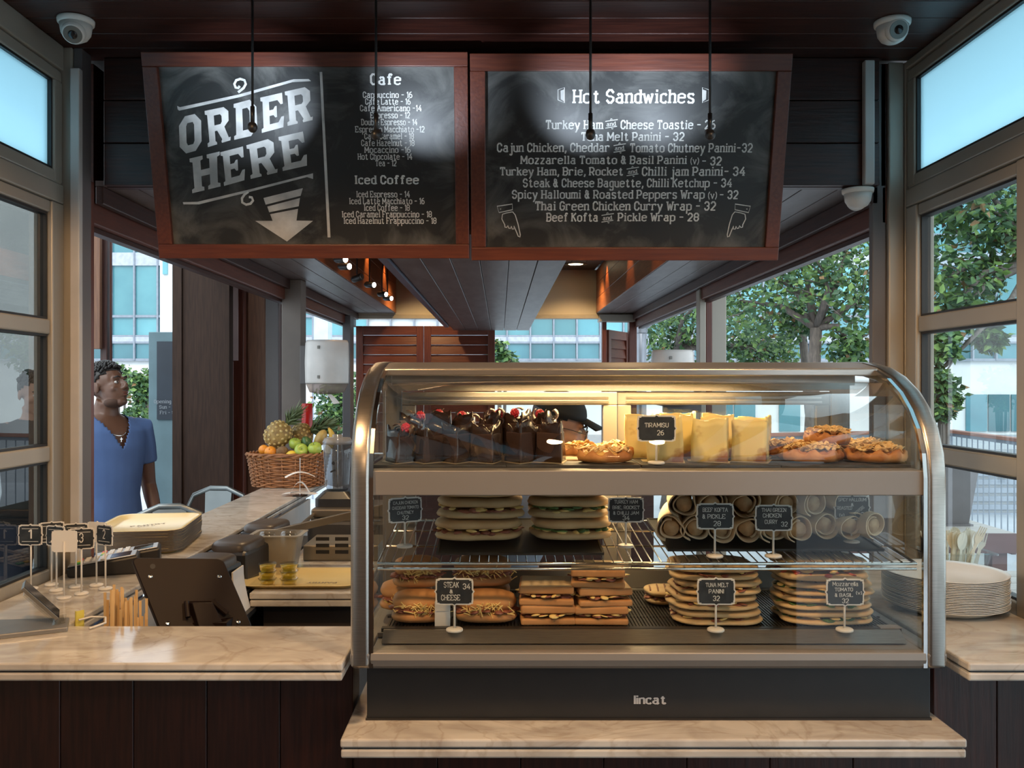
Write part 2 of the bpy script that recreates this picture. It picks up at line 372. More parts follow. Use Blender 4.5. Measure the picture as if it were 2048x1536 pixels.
# --- glazed side walls of the kiosk
def glazed(name, x0, x1, gx, spans, posts_up, zs, glass_mats, rail_y, zbot, front=True):
    s = struct(name, (x0, 1.5, 0))
    return s
def rail(par, x0, x1, y0, y1, z0, z1, nm='rail'): return obj(nm, MB().box(x0, x1, y0, y1, z0, z1), alu, par, bevel=.004)
# left wall: one leaf near the post, one nearer the camera
def side_window(n, x0, x1, y0, y1, st, zr, transom=True, tint=win_glass, base=.99, z_tr=(2.049, 2.293)):
    s = struct('window_%d' % n, ((x0+x1)/2, (y0+y1)/2, 0))
    xm = (x0+x1)/2; fx0, fx1 = x0+.006, x1-.006
    rail(s, x0, x1, y0, y0+st, base, zr[0][0], 'stile'); rail(s, x0, x1, y1-st, y1, base, zr[0][0], 'stile')
    prev = base
    rail(s, fx0, fx1, y0+st, y1-st, base, base+.035)
    prev = base+.035
    for z0, z1 in zr[1:]:
        rail(s, fx0, fx1, y0+st, y1-st, z0, z1)
    top = zr[0][0]
    cuts = sorted([(base, base+.035)]+zr[1:]+[(top-.03, top)])
    rail(s, fx0, fx1, y0+st, y1-st, top-.03, top)
    for a, b in zip(cuts[:-1], cuts[1:]):
        obj('pane', MB().box(xm-.004, xm+.004, y0+st-.003, y1-st+.003, a[1]-.003, b[0]+.003), tint, s)
        for q in (a[1], b[0]-.006): obj('gasket', MB().box(xm-.012, xm+.012, y0+st, y1-st, q, q+.006), rubber, s)
        for q in (y0+st, y1-st-.006): obj('gasket', MB().box(xm-.012, xm+.012, q, q+.006, a[1]+.006, b[0]-.006), rubber, s)
    return s
def transom(n, x0, x1, y0, y1, zb, zt, m, b=.02):
    s = struct('window_%d' % n, ((x0+x1)/2, (y0+y1)/2, zb)); xm = (x0+x1)/2
    for a, c_ in ((y0, y0+.05), (y1-.04, y1)): rail(s, x0+.004, x1-.004, a, c_, zb+.055, zt, 'mullion')
    rail(s, x0, x1, y0, y1, zb, zb+.05); rail(s, x0+.006, x1-.006, y0, y1, zb+.052, zb+.085)
    rail(s, x0+.006, x1-.006, y0, y1, zt, zt+.03); rail(s, x0-.0, x1+.0, y0, y1, zt+.032, CEIL)
    obj('pane', MB().box(xm-.004, xm+.004, y0+.045, y1-.035, zb+.08, zt+.005), m, s)
    for q in (zb+.085, zt-.006): obj('gasket', MB().box(xm-.014, xm+.014, y0+.05, y1-.04, q, q+.006), rubber, s)
    for q in (y0+.05, y1-.046): obj('gasket', MB().box(xm-.014, xm+.014, q, q+.006, zb+.091, zt-.006), rubber, s)
    return s
LZ = [(1.972, 0), (1.628, 1.666), (1.301, 1.341)]
side_window(1, -1.20, -1.15, 1.20, 2.335, .06, LZ, tint=dark_glass)
side_window(2, -1.20, -1.15, .0, 1.19, .06, LZ, tint=dark_glass)
transom(3, -1.20, -1.15, 0, 2.335, 1.973, 2.293, frost)
RZ = [(1.985, 0), (1.640, 1.682), (1.295, 1.338)]
side_window(4, 1.12, 1.17, 1.86, 2.445, .062, RZ, base=.99)
side_window(5, 1.12, 1.17, .70, 1.85, .062, RZ, base=.99)
transom(6, 1.12, 1.17, .0, 2.445, 1.987, 2.335, frost)
for i, (x0, x1, y1) in enumerate(((-1.22, -1.145, 2.335), (1.115, 1.19, 1.86))):
    obj('trim_%d' % (20+i), MB().box(x0, x1, 0, y1, 0, .988), alu, kind='structure', bevel=.004) if i == 0 else None
# right foot of the glazing: glass below the counter with a dark frame
s = struct('window_7', (1.145, 1.7, 0))
for y0, y1 in ((1.62, 1.68), (2.3, 2.445), (.9, .96)): obj('stile', MB().box(1.12, 1.17, y0, y1, 0, .985), alu_dark, s)
obj('pane', MB().box(1.14, 1.148, .96, 2.3, .04, .985), win_glass, s)
obj('rail', MB().box(1.12, 1.17, .96, 2.3, 0, .04), alu_dark, s)

# --- corner posts and cable trunking
obj('trim_1', MB().box(-1.20, -1.131, 2.337, 2.40, 0, CEIL), alu, kind='structure', bevel=.004)
obj('trim_2', MB().box(-1.130, -1.108, 2.345, 2.40, 0, CEIL), alu_dark, kind='structure', bevel=.002)
obj('trim_3', MB().box(-1.124, -1.110, 2.401, 2.42, 0, 2.05), wood_red_z, kind='structure')
obj('trim_4', MB().box(1.075, 1.118, 2.447, 2.49, 0, CEIL), alu, kind='structure', bevel=.004)
obj('trim_5', MB().box(1.035, 1.074, 2.46, 2.485, 0, CEIL), alu_dark, kind='structure', bevel=.003)
obj('trim_6', MB().box(1.119, 1.19, 2.447, 2.49, 0, CEIL), alu, kind='structure', bevel=.003)
obj('cable_trunking', MB().box(-1.129, -1.104, 2.322, 2.343, 1.0, 2.33), pvc, bevel=.003)
tag(COL.objects['cable_trunking'], 'long pale cable trunking running down the left corner post', 'trunking')
t2 = obj('cable_trunking', MB().box(.985, 1.012, 2.388, 2.410, 2.04, 2.375), pvc, bevel=.003)
tag(t2, 'short pale cable trunking on the dark boards at the right, between two dome cameras', 'trunking')

# --- fascia above the counter, dark boards
f = struct('wall_front', (0, 2.45, 2.04))
obj('fascia_core', MB().box(-1.08, 1.034, 2.432, 2.46, 2.04, CEIL), wood_x, f)
planks(f, wood_x, 'x/z', -1.08, 1.034, 2.04, CEIL, 2.412, 2.431, 3)
# --- header beams over the side openings
for n, x0, x1 in ((7, -1.20, -1.13), (8, 1.06, 1.13)):
    obj('trim_%d' % n, MB().box(x0, x1, 2.46, 6.95, 1.945, 2.05), wood_red_y, kind='structure', bevel=.004)
    xx = x0+.075 if n == 7 else x0-.03
    obj('trim_%d' % (n+2), MB().box(xx, xx+.022, 2.46, 6.9, 2.0, 2.05), wood_y, kind='structure', bevel=.003)
    obj('trim_%d' % (n+15), MB().box(x0+.02, x0+.05, 2.46, 6.9, 1.93, 1.944), wood_y, kind='structure')
    s = struct('trim_%d' % (n+30), ((x0+x1)/2, 4.7, 2.05))
    obj('upper_board', MB().box(x0, x1, 2.46, 6.95, 2.051, CEIL), wood_y, s)
# --- lowered soffits along both sides
s = struct('trim_11', (-.96, 4.6, 2.05)); planks(s, wood_grey, 'y/x', 2.462, 6.9, -1.128, -.812, 2.05, 2.066, 3)
planks(s, wood_orange_lit, 'y/z', 2.462, 6.9, 2.052, CEIL, -.826, -.81, 3)
s = struct('trim_12', (.91, 4.6, 2.05)); planks(s, wood_grey, 'y/x', 2.462, 6.9, .752, 1.058, 2.05, 2.066, 3)
planks(s, wood_orange_lit, 'y/z', 2.462, 6.9, 2.052, CEIL, .75, .766, 3)
s = struct('trim_13', (-.07, 4.6, 1.917)); obj('duct_box', MB().box(-.36, .225, 2.47, 6.88, 1.934, CEIL), wood_y, s)
planks(s, wood_grey, 'y/x', 2.47, 6.88, -.362, .226, 1.917, 1.933, 6)
obj('edge_board', MB().box(-.400, -.364, 2.47, 6.6, 1.925, 2.03), wood_orange_lit, s)
led = obj('light_track', MB().box(-.398, -.37, 2.6, 6.4, 1.908, 1.924), mat('blue_grey_metal', (.16, .17, .22), .35, .6), s, label='thin blue-grey metal strip under the soffit edge')
# --- kiosk posts behind
def post(n, x0, x1, y0, y1, z1, m, bev=.004): return obj('trim_%d' % n, MB().box(x0, x1, y0, y1, 0, z1), m, kind='structure', bevel=bev)
post(14, -1.148, -1.045, 4.65, 4.77, 2.05, mat('taupe_post', (.16, .13, .11), .5)); post(31, -1.148, -1.09, 6.45, 6.6, 2.0, alu_dark)
post(15, 1.05, 1.085, 4.66, 4.74, 2.0, alu); post(16, 1.086, 1.12, 4.67, 4.75, 2.0, wood_red_z); post(17, 1.121, 1.20, 4.69, 4.80, 2.0, alu)
post(18, 1.015, 1.075, 6.95, 7.05, 2.04, wood_red_z)
# --- back wall: cream header, louvred leaves, low wall
obj('wall_back', MB().box(-1.2, 1.08, 6.905, 6.97, 2.04, CEIL), cream, kind='structure')
obj('trim_19', MB().box(-1.2, 1.08, 6.90, 6.99, 2.01, 2.039), mat('pale_header_trim', (.42, .36, .27), .5), kind='structure', bevel=.003)
obj('wall_back', MB().box(-1.2, 1.2, 6.91, 7.0, 0, .95), wood_x, kind='structure')
def louver_leaf(n, x0, x1, y, z0, z1, rz=0, loc=None):
    s = struct('door_%d' % n, (x0, y, z0)); W = x1-x0; H = z1-z0; st = .055
    def part(nm, mb, m): o = obj(nm, mb, m, s, world=False, bevel=.003); return o
    part('stile', MB().box(0, st, 0, .035, 0, H), wood_red_z); part('stile', MB().box(W-st, W, 0, .035, 0, H), wood_red_z)
    part('rail', MB().box(st, W-st, .002, .033, H-.07, H), wood_red_x); part('rail', MB().box(st, W-st, .002, .033, 0, .09), wood_red_x)
    k = int((H-.16)/.0735); me = None
    for i in range(k):
        if me is None:
            b = MB(); b.box(st, W-st, -.004, .004, -.0375, .0375, Matrix.Rotation(radians(-12), 4, 'X')); me = b.mesh('slat', wood_red_x)
        o = bpy.data.objects.new('slat', me); COL.objects.link(o); o.parent = s; o.location = (0, .018, .09+.036+i*(H-.16)/k)
    s.rotation_euler = (0, 0, rz); return s
louver_leaf(1, -1.13, -.60, 6.94, .96, 1.955); louver_leaf(2, -.597, -.04, 6.94, .96, 1.955)
louver_leaf(3, .86, 1.33, 6.99, .96, 1.93, radians(62))
obj('trim_30', MB().box(.80, .835, 6.93, 6.99, .95, 2.01), wood_red_z, kind='structure', bevel=.003)
obj('trim_32', MB().box(.77, 1.05, 6.86, 6.99, 1.985, 2.04), alu, kind='structure', bevel=.003)

# --- front of the counters: dark mahogany cladding
f = struct('wall_counter_left', (-.7, 1.7, 0))
obj('core', MB().box(-1.14, -.286, 1.74, 1.80, 0, .94), wood_x, f); planks(f, wood_z, 'z/x', 0, .955, -1.14, -.285, 1.72, 1.738, 6, .0015)
obj('inner_panel', MB().box(-.915, -.90, 1.86, 4.2, 0, .955), mat('pale_grey_panel', (.40, .38, .36), .5), f)
f = struct('wall_counter_right', (.96, 1.7, 0))
obj('core', MB().box(.844, 1.09, 1.74, 1.80, 0, .94), wood_x, f); planks(f, wood_z, 'z/x', 0, .955, .842, 1.09, 1.72, 1.738, 2, .0015)
f = struct('wall_counter_middle', (.28, 1.7, 0))
obj('core', MB().box(-.285, .841, 1.72, 1.78, 0, .83), wood_x, f); planks(f, wood_z, 'z/x', 0, .832, -.28, .838, 1.70, 1.718, 7, .0015)

# ================================================================ COUNTERTOPS
def slab(par, x0, x1, y0, y1, z1, th=.033, nm='slab'):
    h = (th-.003)/2
    obj(nm, MB().box(x0, x1, y0, y1, z1-h, z1), marble, par, bevel=.0035)
    obj(nm, MB().box(x0+.001, x1-.001, y0+.001, y1-.001, z1-th, z1-h-.003), marble, par, bevel=.0035)
    obj('joint', MB().box(x0+.006, x1-.006, y0+.006, y1-.006, z1-h-.003, z1-h), rubber, par)
t = thing('countertop', 'long L-shaped marble countertop running from the front edge back along the left glazing', 'countertop', (-.7, 1.9, .96))
def lslab(z0, z1, ins=0):
    pts = [(XL+.002+ins, 1.585+ins), (-.282-ins, 1.585+ins), (-.282-ins, 1.83-ins), (-.90-ins, 1.83-ins), (-.90-ins, 4.62-ins), (XL+.002+ins, 4.62-ins)]
    return MB().prism(pts, z0, z1)
obj('slab', lslab(.985, 1.0), marble, t, bevel=.0035); obj('slab', lslab(.967, .982, .001), marble, t, bevel=.0035); obj('joint', lslab(.982, .985, .008), rubber, t)
t = thing('countertop', 'short marble countertop to the right of the display case, holding the paper plates', 'countertop', (.98, 1.9, .96))
slab(t, .839, 1.118, 1.585, 2.46, 1.0)
t = thing('ledge', 'lower marble ledge that the display case stands on', 'ledge', (.27, 1.8, .84))
slab(t, -.2826, .8257, 1.563, 2.12, .872, .034)
t = thing('worktop', 'inner marble worktop behind the front counter with the yellow tray on it', 'worktop', (-.2, 3, .86))
slab(t, -.72, -.40, 2.54, 3.9, .90, .040)
obj('cabinet', MB().box(-.70, -.42, 2.62, 3.85, 0, .859), mat('dark_cabinet', (.045, .035, .03), .5), t)

# ================================================================ MENU BOARDS
YT, ZT, YB, ZB = 2.25, 2.345, 2.372, 1.843
_b = (YB-YT)/(ZB-ZT); _a = YT-_b*ZT
def on_board(px, py):
    k = (py-VY)/FP; y = (_a+_b*1.5)/(1+_b*k); return P(px, py, y)
tilt = math.atan2(YB-YT, ZT-ZB)         # top leans towards the customer
class Board:
    def __init__(s, ax, name, label):
        s.o = thing(name, label, 'menu board'); s.o.location = on_board(ax, 516)
        s.o.rotation_euler = (pi/2-0, 0, 0)
        # local x = right, local y = up the board, local z = towards the viewer
        up = Vector((0, YT-YB, ZT-ZB)).normalized(); rt = Vector((1, 0, 0)); nn = rt.cross(up)
        s.R = Matrix((rt, up, nn)).transposed(); s.o.rotation_euler = s.R.to_euler(); s.Ri = s.R.inverted()
    def L(s, px, py): q = s.Ri @ (on_board(px, py)-s.o.location); return q.x, q.y
    def add(s, nm, mb, m, bevel=0, **k): return obj(nm, mb, m, s.o, world=False, bevel=bevel, **k)
    def put(s, me, x, y, z=.0015, rot=0, nm='lettering'):
        o = bpy.data.objects.new(nm, me); COL.objects.link(o); o.parent = s.o; o.location = (x, y, z); o.rotation_euler = (0, 0, rot); return o
    def text(s, st, px, py, wpx, hpx, off=.012, m=None, rot=0, nm='lettering'):
        x, y = s.L(px, py); x0, _ = s.L(px-wpx/2, py); x1, _ = s.L(px+wpx/2, py); _, ya = s.L(px, py-hpx)
        size = (ya-y)/.70
        return s.put(text_mesh(st, m or chalk, size, off*size, width=x1-x0), (x0+x1)/2, y, rot=rot, nm=nm)
    def frame(s, ox0, ox1, oy0, oy1, ix0, ix1, iy0, iy1):
        X0, Y0 = s.L(ox0, oy1); X1, Y1 = s.L(ox1, oy1)[0], s.L(ox0, oy0)[1]
        x0, y0 = s.L(ix0, iy1); x1, y1 = s.L(ix1, iy1)[0], s.L(ix0, iy0)[1]
        s.add('chalkboard_panel', MB().box(x0-.004, x1+.004, y0-.004, y1+.004, -.012, 0), chalkboard)
        s.add('frame_rail', MB().box(X0, X1, Y0, y0, -.03, .014), wood_red_x, .002); s.add('frame_rail', MB().box(X0, X1, y1, Y1, -.03, .014), wood_red_x, .002)
        s.add('frame_stile', MB().box(X0, x0, y0, y1, -.03, .013), wood_red_z, .002); s.add('frame_stile', MB().box(x1, X1, y0, y1, -.03, .013), wood_red_z, .002)
        s.add('backing', MB().box(X0+.01, X1-.01, Y0+.01, Y1-.01, -.04, -.0305), wood_x)
    def stroke(s, pts, r, nm='painted_line', m=None, closed=False):
        q = [Vector((*s.L(*p), .001)) for p in pts]; b = MB(); b.tube(q, r, 6, closed, flat=.25); return s.add(nm, b, m or chalk)
    def poly(s, loops, nm='lettering', m=None):
        return s.put(flat_shape([[s.L(*p) for p in lp] for lp in loops], m or chalk_big, name=nm), 0, 0, nm=nm)

bl = Board(640, 'menu_board', 'left chalkboard menu with big slanted ORDER HERE lettering and the coffee list')
bl.frame(322, 939, 104, 515, 348, 912, 133, 487)
br = Board(1245, 'menu_board', 'right chalkboard menu headed Hot Sandwiches with two drawn pointing hands')
br.frame(943, 1553, 107, 519, 972, 1528, 142, 493)

# big slanted slab letters: drawn in a unit cell, sheared onto the board
def cell(px0, py0, px1, w_, h_, sl):        # map (u,v) of a glyph, v up, to pixels; sl = rise per px to the right
    return lambda u, v: (px0+u*w_, py0-v*h_-u*w_*sl)
HS = .16
def gl(ch):
    S = .10; T = .27      # serif height, stem width
    if ch == 'O': return [[(.28, 0), (.72, 0), (1, .22), (1, .78), (.72, 1), (.28, 1), (0, .78), (0, .22)], [(.38, .2), (.32, .28), (.32, .72), (.38, .8), (.62, .8), (.68, .72), (.68, .28), (.62, .2)]]
    if ch == 'R': return [[(0, 0), (.42, 0), (.42, S*.6), (.36, S), (.36, .38), (.46, .38), (.66, S), (.62, S*.5), (.64, 0), (1.02, 0), (1.04, S), (.95, S), (.78, .44), (.97, .58), (.97, .86), (.78, 1), (0, 1), (0, 1-S), (.09, 1-S*1.3), (.09, S*1.3), (0, S)],
                          [(.36, .54), (.36, .82), (.62, .82), (.68, .76), (.68, .6), (.62, .54)]]
    if ch == 'D': return [[(0, 0), (.72, 0), (1, .24), (1, .76), (.72, 1), (0, 1), (0, 1-S), (.09, 1-S*1.3), (.09, S*1.3), (0, S)], [(.38, .2), (.38, .8), (.6, .8), (.69, .7), (.69, .3), (.6, .2)]]
    if ch == 'E': return [[(0, 0), (1, 0), (1.04, .32), (.92, .32), (.78, .18), (.38, .18), (.38, .42), (.56, .42), (.64, .34), (.72, .34), (.72, .66), (.64, .66), (.56, .58), (.38, .58), (.38, .82), (.76, .82), (.90, .68), (1.0, .68), (.98, 1), (0, 1), (0, 1-S), (.09, 1-S*1.3), (.09, S*1.3), (0, S)]]
    if ch == 'H': return [[(0, 0), (.44, 0), (.44, S), (.36, S*1.3), (.36, .42), (.66, .42), (.66, S*1.3), (.58, S), (.58, 0), (1.02, 0), (1.02, S), (.93, S*1.3), (.93, 1-S*1.3), (1.02, 1-S), (1.02, 1), (.58, 1), (.58, 1-S), (.66, 1-S*1.3), (.66, .6), (.36, .6), (.36, 1-S*1.3), (.44, 1-S), (.44, 1), (0, 1), (0, 1-S), (.09, 1-S*1.3), (.09, S*1.3), (0, S)]]
def zpx(x, y): return (300+x/3.151, 110+y/3.151)
def quadmap(bl_, br_, tr_, tl_):
    def f(u, v):
        return tuple((1-u)*(1-v)*bl_[i]+u*(1-v)*br_[i]+u*v*tr_[i]+(1-u)*v*tl_[i] for i in (0, 1))
    return f
Q = [('O', (190, 628), (328, 590), (322, 360), (182, 392)), ('R', (366, 578), (505, 535), (498, 318), (345, 350)), ('D', (532, 532), (680, 498), (668, 268), (528, 306)),
     ('E', (706, 488), (842, 452), (836, 234), (696, 266)), ('R', (868, 444), (1022, 408), (1012, 192), (850, 228)),
     ('H', (268, 868), (442, 826), (436, 606), (250, 650)), ('E', (468, 822), (596, 786), (590, 572), (444, 610)), ('R', (636, 778), (800, 738), (782, 516), (608, 566)), ('E', (838, 728), (990, 694), (968, 478), (810, 514))]
for ch, a, b_, c_, d_ in Q:
    f = quadmap(zpx(*a), zpx(*b_), zpx(*c_), zpx(*d_))
    bl.poly([[f(u, v) for u, v in lp] for lp in gl(ch)])
def bar(*pts): bl.poly([[zpx(*p) for p in pts]], 'painted_line')
bar((172, 318), (190, 326), (560, 246), (905, 150), (1000, 148), (1016, 162), (900, 168), (570, 262), (185, 348), (176, 340))
bar((208, 924), (300, 922), (620, 846), (1028, 742), (1028, 778), (990, 766), (620, 862), (310, 938), (212, 938))
bar((1070, 104), (1086, 104), (1138, 1146), (1120, 1146))
bl.stroke([zpx(*p) for p in ((556, 232), (590, 205), (604, 180), (596, 156), (570, 148), (544, 156), (532, 180), (540, 202), (556, 206), (566, 192))], .0032)
bl.stroke([zpx(*p) for p in ((620, 858), (596, 876), (580, 900), (582, 926), (606, 940), (634, 934), (650, 914), (642, 894), (624, 892))], .0032)
# arrow in three bars
bl.poly([[zpx(*p) for p in ((716, 898), (964, 836), (950, 884), (730, 940))]], 'painted_arrow')
bl.poly([[zpx(*p) for p in ((740, 952), (946, 898), (938, 950), (752, 988))]], 'painted_arrow')
bl.poly([[zpx(*p) for p in ((758, 1000), (934, 966), (924, 1040), (1028, 1042), (864, 1172), (664, 1042), (774, 1042))]], 'painted_arrow')
LT = [('Cafe', 1486, 182, 196, 64, .05), ('Cappuccino - 16', 1498, 266, 312, 36, .03), ('Cafe Latte - 16', 1500, 308, 286, 36, .03), ('Cafe Americano -14', 1518, 350, 388, 36, .03),
      ('Espresso - 12', 1514, 394, 252, 36, .03), ('Double Espresso - 14', 1508, 438, 354, 36, .03), ('Espresso Macchiato -12', 1512, 483, 438, 36, .03), ('Cafe Caramel - 18', 1508, 526, 312, 36, .03),
      ('Cafe Hazelnut - 18', 1500, 569, 336, 36, .03), ('Mocaccino -16', 1497, 612, 292, 36, .03), ('Hot Chocolate - 14', 1481, 655, 344, 36, .03), ('Tea - 12', 1488, 696, 132, 36, .03),
      ('Iced Coffee', 1494, 808, 404, 50, .055), ('Iced Espresso - 14', 1470, 892, 336, 36, .03), ('Iced Latte Macchiato - 16', 1494, 935, 474, 36, .03), ('Iced Coffee - 18', 1494, 977, 288, 36, .03),
      ('Iced Caramel Frappuccino - 18', 1494, 1018, 566, 36, .03), ('Iced Hazelnut Frappuccino - 18', 1514, 1059, 584, 36, .03)]
for st, x, y, wd, h, off in LT:
    q = zpx(x, y); bl.text(st, q[0], q[1], wd/3.151, h/3.151, off)
def zr_(x, y): return (930+x/3.151, 110+y/3.151)
RT = [('Hot Sandwiches', 1060, 298, 770, 80, .035), ('Turkey Ham', 690, 462, 364, 52, .04), ('Cheese Toastie - 26', 1278, 462, 598, 52, .04), ('Tuna Melt Panini - 32', 1056, 536, 650, 50, .04),
      ('Cajun Chicken, Cheddar', 556, 606, 710, 52, .04), ('Tomato Chutney Panini-32', 1424, 608, 772, 52, .04), ('Mozzarella Tomato & Basil Panini', 872, 682, 1050, 48, .04), ('(v)', 1446, 684, 54, 40, .01), ('- 32', 1554, 690, 122, 50, .04),
      ('Turkey Ham, Brie, Rocket', 608, 754, 776, 48, .04), ('Chilli jam Panini- 34', 1438, 756, 650, 52, .04), ('Steak & Cheese Baguette, Chilli Ketchup - 34', 1022, 828, 1316, 50, .04),
      ('Spicy Halloumi & Roasted Peppers Wrap', 902, 900, 1214, 50, .04), ('(v)', 1558, 902, 56, 42, .01), ('- 32', 1662, 902, 116, 50, .04),
      ('Thai Green Chicken Curry Wrap - 32', 1010, 974, 1138, 52, .04), ('Beef Kofta', 674, 1044, 328, 50, .04), ('Pickle Wrap - 28', 1216, 1042, 514, 48, .04)]
for st, x, y, wd, h, off in RT:
    q = zr_(x, y); br.text(st, q[0], q[1], wd/3.151, h/3.151, off)
for x, y in ((922, 440), (974, 592), (1056, 740), (898, 1032)):       # little slanted "and" between two rules
    q = zr_(x, y); br.text('and', q[0], q[1]+1, 19, 7.5, .03, rot=.10)
    br.stroke([zr_(x-38, y-24), zr_(x-4, y-30), zr_(x+40, y-36)], .0011); br.stroke([zr_(x-38, y+18), zr_(x, y+12), zr_(x+36, y+6)], .0011)
    br.stroke([zr_(x-6, y-34), zr_(x-2, y-42), zr_(x+6, y-38)], .0009); br.stroke([zr_(x+2, y+16), zr_(x+4, y+24), zr_(x+12, y+20)], .0009)
for sx in (1, -1):
    f = (lambda x, y: zr_(604+x, y)) if sx == 1 else (lambda x, y: zr_(1518-x, y))
    br.poly([[f(-2, 222), f(20, 214), f(20, 290), f(0, 276)]], 'painted_bracket')
    br.stroke([f(-18, 216), f(22, 202), f(22, 298), f(-18, 280)], .0009, closed=True)
    g = (lambda x, y: zr_(x, y)) if sx == 1 else (lambda x, y: zr_(2000-x, y))
    br.stroke([g(202, 950), g(298, 936), g(299, 972), g(214, 990)], .0012, 'painted_hand', closed=True)
    br.stroke([g(224, 965), g(226, 967), g(224, 970)], .0015, 'painted_hand', closed=True)
    br.stroke([g(236, 1000), g(232, 1030), g(250, 1066), g(252, 1082), g(262, 1084), g(270, 1072), g(276, 1088), g(286, 1090), g(292, 1076), g(298, 1094), g(308, 1094), g(308, 1074), g(318, 1096), g(336, 1140), g(346, 1144), g(348, 1128), g(334, 1062), g(316, 1004), g(300, 985)], .0012, 'painted_hand')
    br.stroke([g(236, 1000), g(262, 992), g(300, 985)], .0010, 'painted_hand')

# ---------------------------------------------------------------- pendant spotlights in front of the boards
lamp_face = emit('cold_lamp_face', (.85, .9, 1.0), 5)
PD = [(505, 248, 500, 215, 'first pendant spotlight from the left, in front of the ORDER HERE lettering'), (752, 262, 868, 195, 'second pendant spotlight from the left, in front of the coffee list'),
      (1181, 262, 1188, 190, 'third pendant spotlight, in front of the word Hot on the right board'), (1420, 262, 1335, 188, 'rightmost pendant spotlight, at the end of the toastie line')]
for px, py, tx, ty, lab in PD:
    y = 1.90; b = P(px, py+4, y); t = thing('pendant_spotlight', lab, 'lamp', (b.x, y, CEIL-.002), 'pendant spotlights over the menu boards')
    r = .0028
    obj('ceiling_cup', MB().lathe([(.018, -.012), (.022, -.004), (.022, 0)], 16), black, t, world=False)
    obj('rod', MB().tube([(0, 0, -.01), (0, 0, b.z-CEIL+.035)], r, 8), black, t, world=False, smooth=True)
    obj('rod_sleeve', MB().tube([(0, 0, b.z-CEIL+.045), (0, 0, b.z-CEIL+.008)], .0048, 10), black, t, world=False, smooth=True)
    aim = (on_board(tx, ty-30)-b).normalized(); q = aim.to_track_quat('Z', 'Y').to_matrix().to_4x4(); M = Matrix.Translation((0, 0, b.z-CEIL)) @ q
    obj('lamp_head', MB().lathe([(.004, -.014), (.0095, -.010), (.0105, 0), (.0105, .010), (.008, .011)], 16, M=M), black, t, world=False, smooth=True)
    obj('lamp_lens', MB().lathe([(.0078, .0112), (.0078, .0125)], 16, M=M), lamp_face, t, world=False)
    light('pendant_spotlight_light', 'SPOT', b+aim*.02, 14, (.74, .86, 1.0), .006, b+aim, 56, 1.0)

# ---------------------------------------------------------------- dome cameras
lens_grey = mat('lens_ring', (.20, .19, .17), .35, .3); lens_blk = mat('lens_glass', (.02, .02, .022), .1)
def dome(label, loc, aim, r=.043):
    t = thing('dome_camera', label, 'security camera', loc)
    obj('mounting_ring', MB().lathe([(r*.90, -.013), (r*.98, -.010), (r, -.004), (r, 0)], 32), white, t, world=False, smooth=True)
    obj('dome_shell', MB().lathe([(.004, -r*1.28), (r*.35, -r*1.24), (r*.62, -r*1.08), (r*.80, -r*.8), (r*.88, -.013)], 32), white, t, world=False, smooth=True)
    d = Vector(aim).normalized(); q = d.to_track_quat('Z', 'Y').to_matrix().to_4x4(); M = Matrix.Translation(Vector((0, 0, -r*.50))+d*r*.42) @ q
    obj('eyeball', MB().lathe([(r*.66, 0), (r*.64, r*.25), (r*.56, r*.42), (r*.52, r*.43)], 28, M=M), white, t, world=False, smooth=True)
    obj('lens_ring', MB().lathe([(r*.50, r*.40), (r*.50, r*.46), (r*.25, r*.46)], 28, M=M), lens_grey, t, world=False)
    obj('lens', MB().lathe([(r*.26, r*.45), (r*.22, r*.50), (.002, r*.52)], 20, M=M), lens_blk, t, world=False, smooth=True)
dome('white dome camera on the ceiling at the left, above the glazed corner', (-1.035, 2.16, CEIL-.001), (.15, -.8, -.75))
dome('white dome camera on the ceiling at the right, its lens facing the viewer', (.962, 2.17, CEIL-.001), (.0, -1, -.35))
dome('white dome camera under the dark boards, turned away', (.985, 2.436, 2.036), (.2, .9, -.3), .042)

# ---------------------------------------------------------------- small spotlights inside the kiosk
glow = emit('warm_lamp_face', (1, .93, .82), 14)
for i, (px, py) in enumerate(((680, 517), (688, 531), (714, 555), (739, 568), (764, 587), (775, 595))):
    x = -.70; y = x*FP/(px-VX); z = ZZ(py, y)
    t = thing('track_spotlight', ('first', 'second', 'third, unlit', 'fourth', 'fifth', 'last')[i]+' small rod spotlight counting away from the menu board', 'lamp', (x, y, CEIL-.001), 'track spotlights along the left soffit')
    dz = z-CEIL
    obj('rod', MB().tube([(0, 0, 0), (0, 0, dz+.012)], .004, 6), black, t, world=False)
    M = Matrix.Translation((0, 0, dz)) @ Vector((.8, -.55, -.1 if i != 2 else .2)).to_track_quat('Z', 'Y').to_matrix().to_4x4()
    obj('lamp_head', MB().lathe([(.012, -.03), (.017, -.02), (.017, .03), (.014, .032)], 14, M=M), black, t, world=False, smooth=True)
    obj('lamp_lens', MB().lathe([(.0135, .0322), (.0135, .035)], 14, M=M), glow if i != 2 else lens_grey, t, world=False)
for i, y in enumerate((3.9, 4.6, 5.4, 6.2)):
    light('soffit_wash_light', 'SPOT', (-.74, y, 2.37), 5, (1, .55, .22), .02, (-.86, y, 2.0), 75)
for i, y in enumerate((4.2, 5.1, 6.2)):
    light('soffit_wash_light', 'SPOT', (.68, y, 2.37), 5, (1, .5, .2), .02, (.80, y, 2.0), 75)
t = thing('downlight', 'lit round recessed downlight in the kiosk ceiling, right of the middle soffit', 'lamp', (.56, 6.55, CEIL))
obj('trim_ring', MB().lathe([(.085, -.006), (.085, 0), (.055, 0), (.06, -.006)], 24, closed=True), chrome, t, world=False)
obj('lamp_lens', MB().lathe([(.054, -.004), (.054, -.001)], 24), emit('downlight_face', (1, .8, .5), 12), t, world=False)
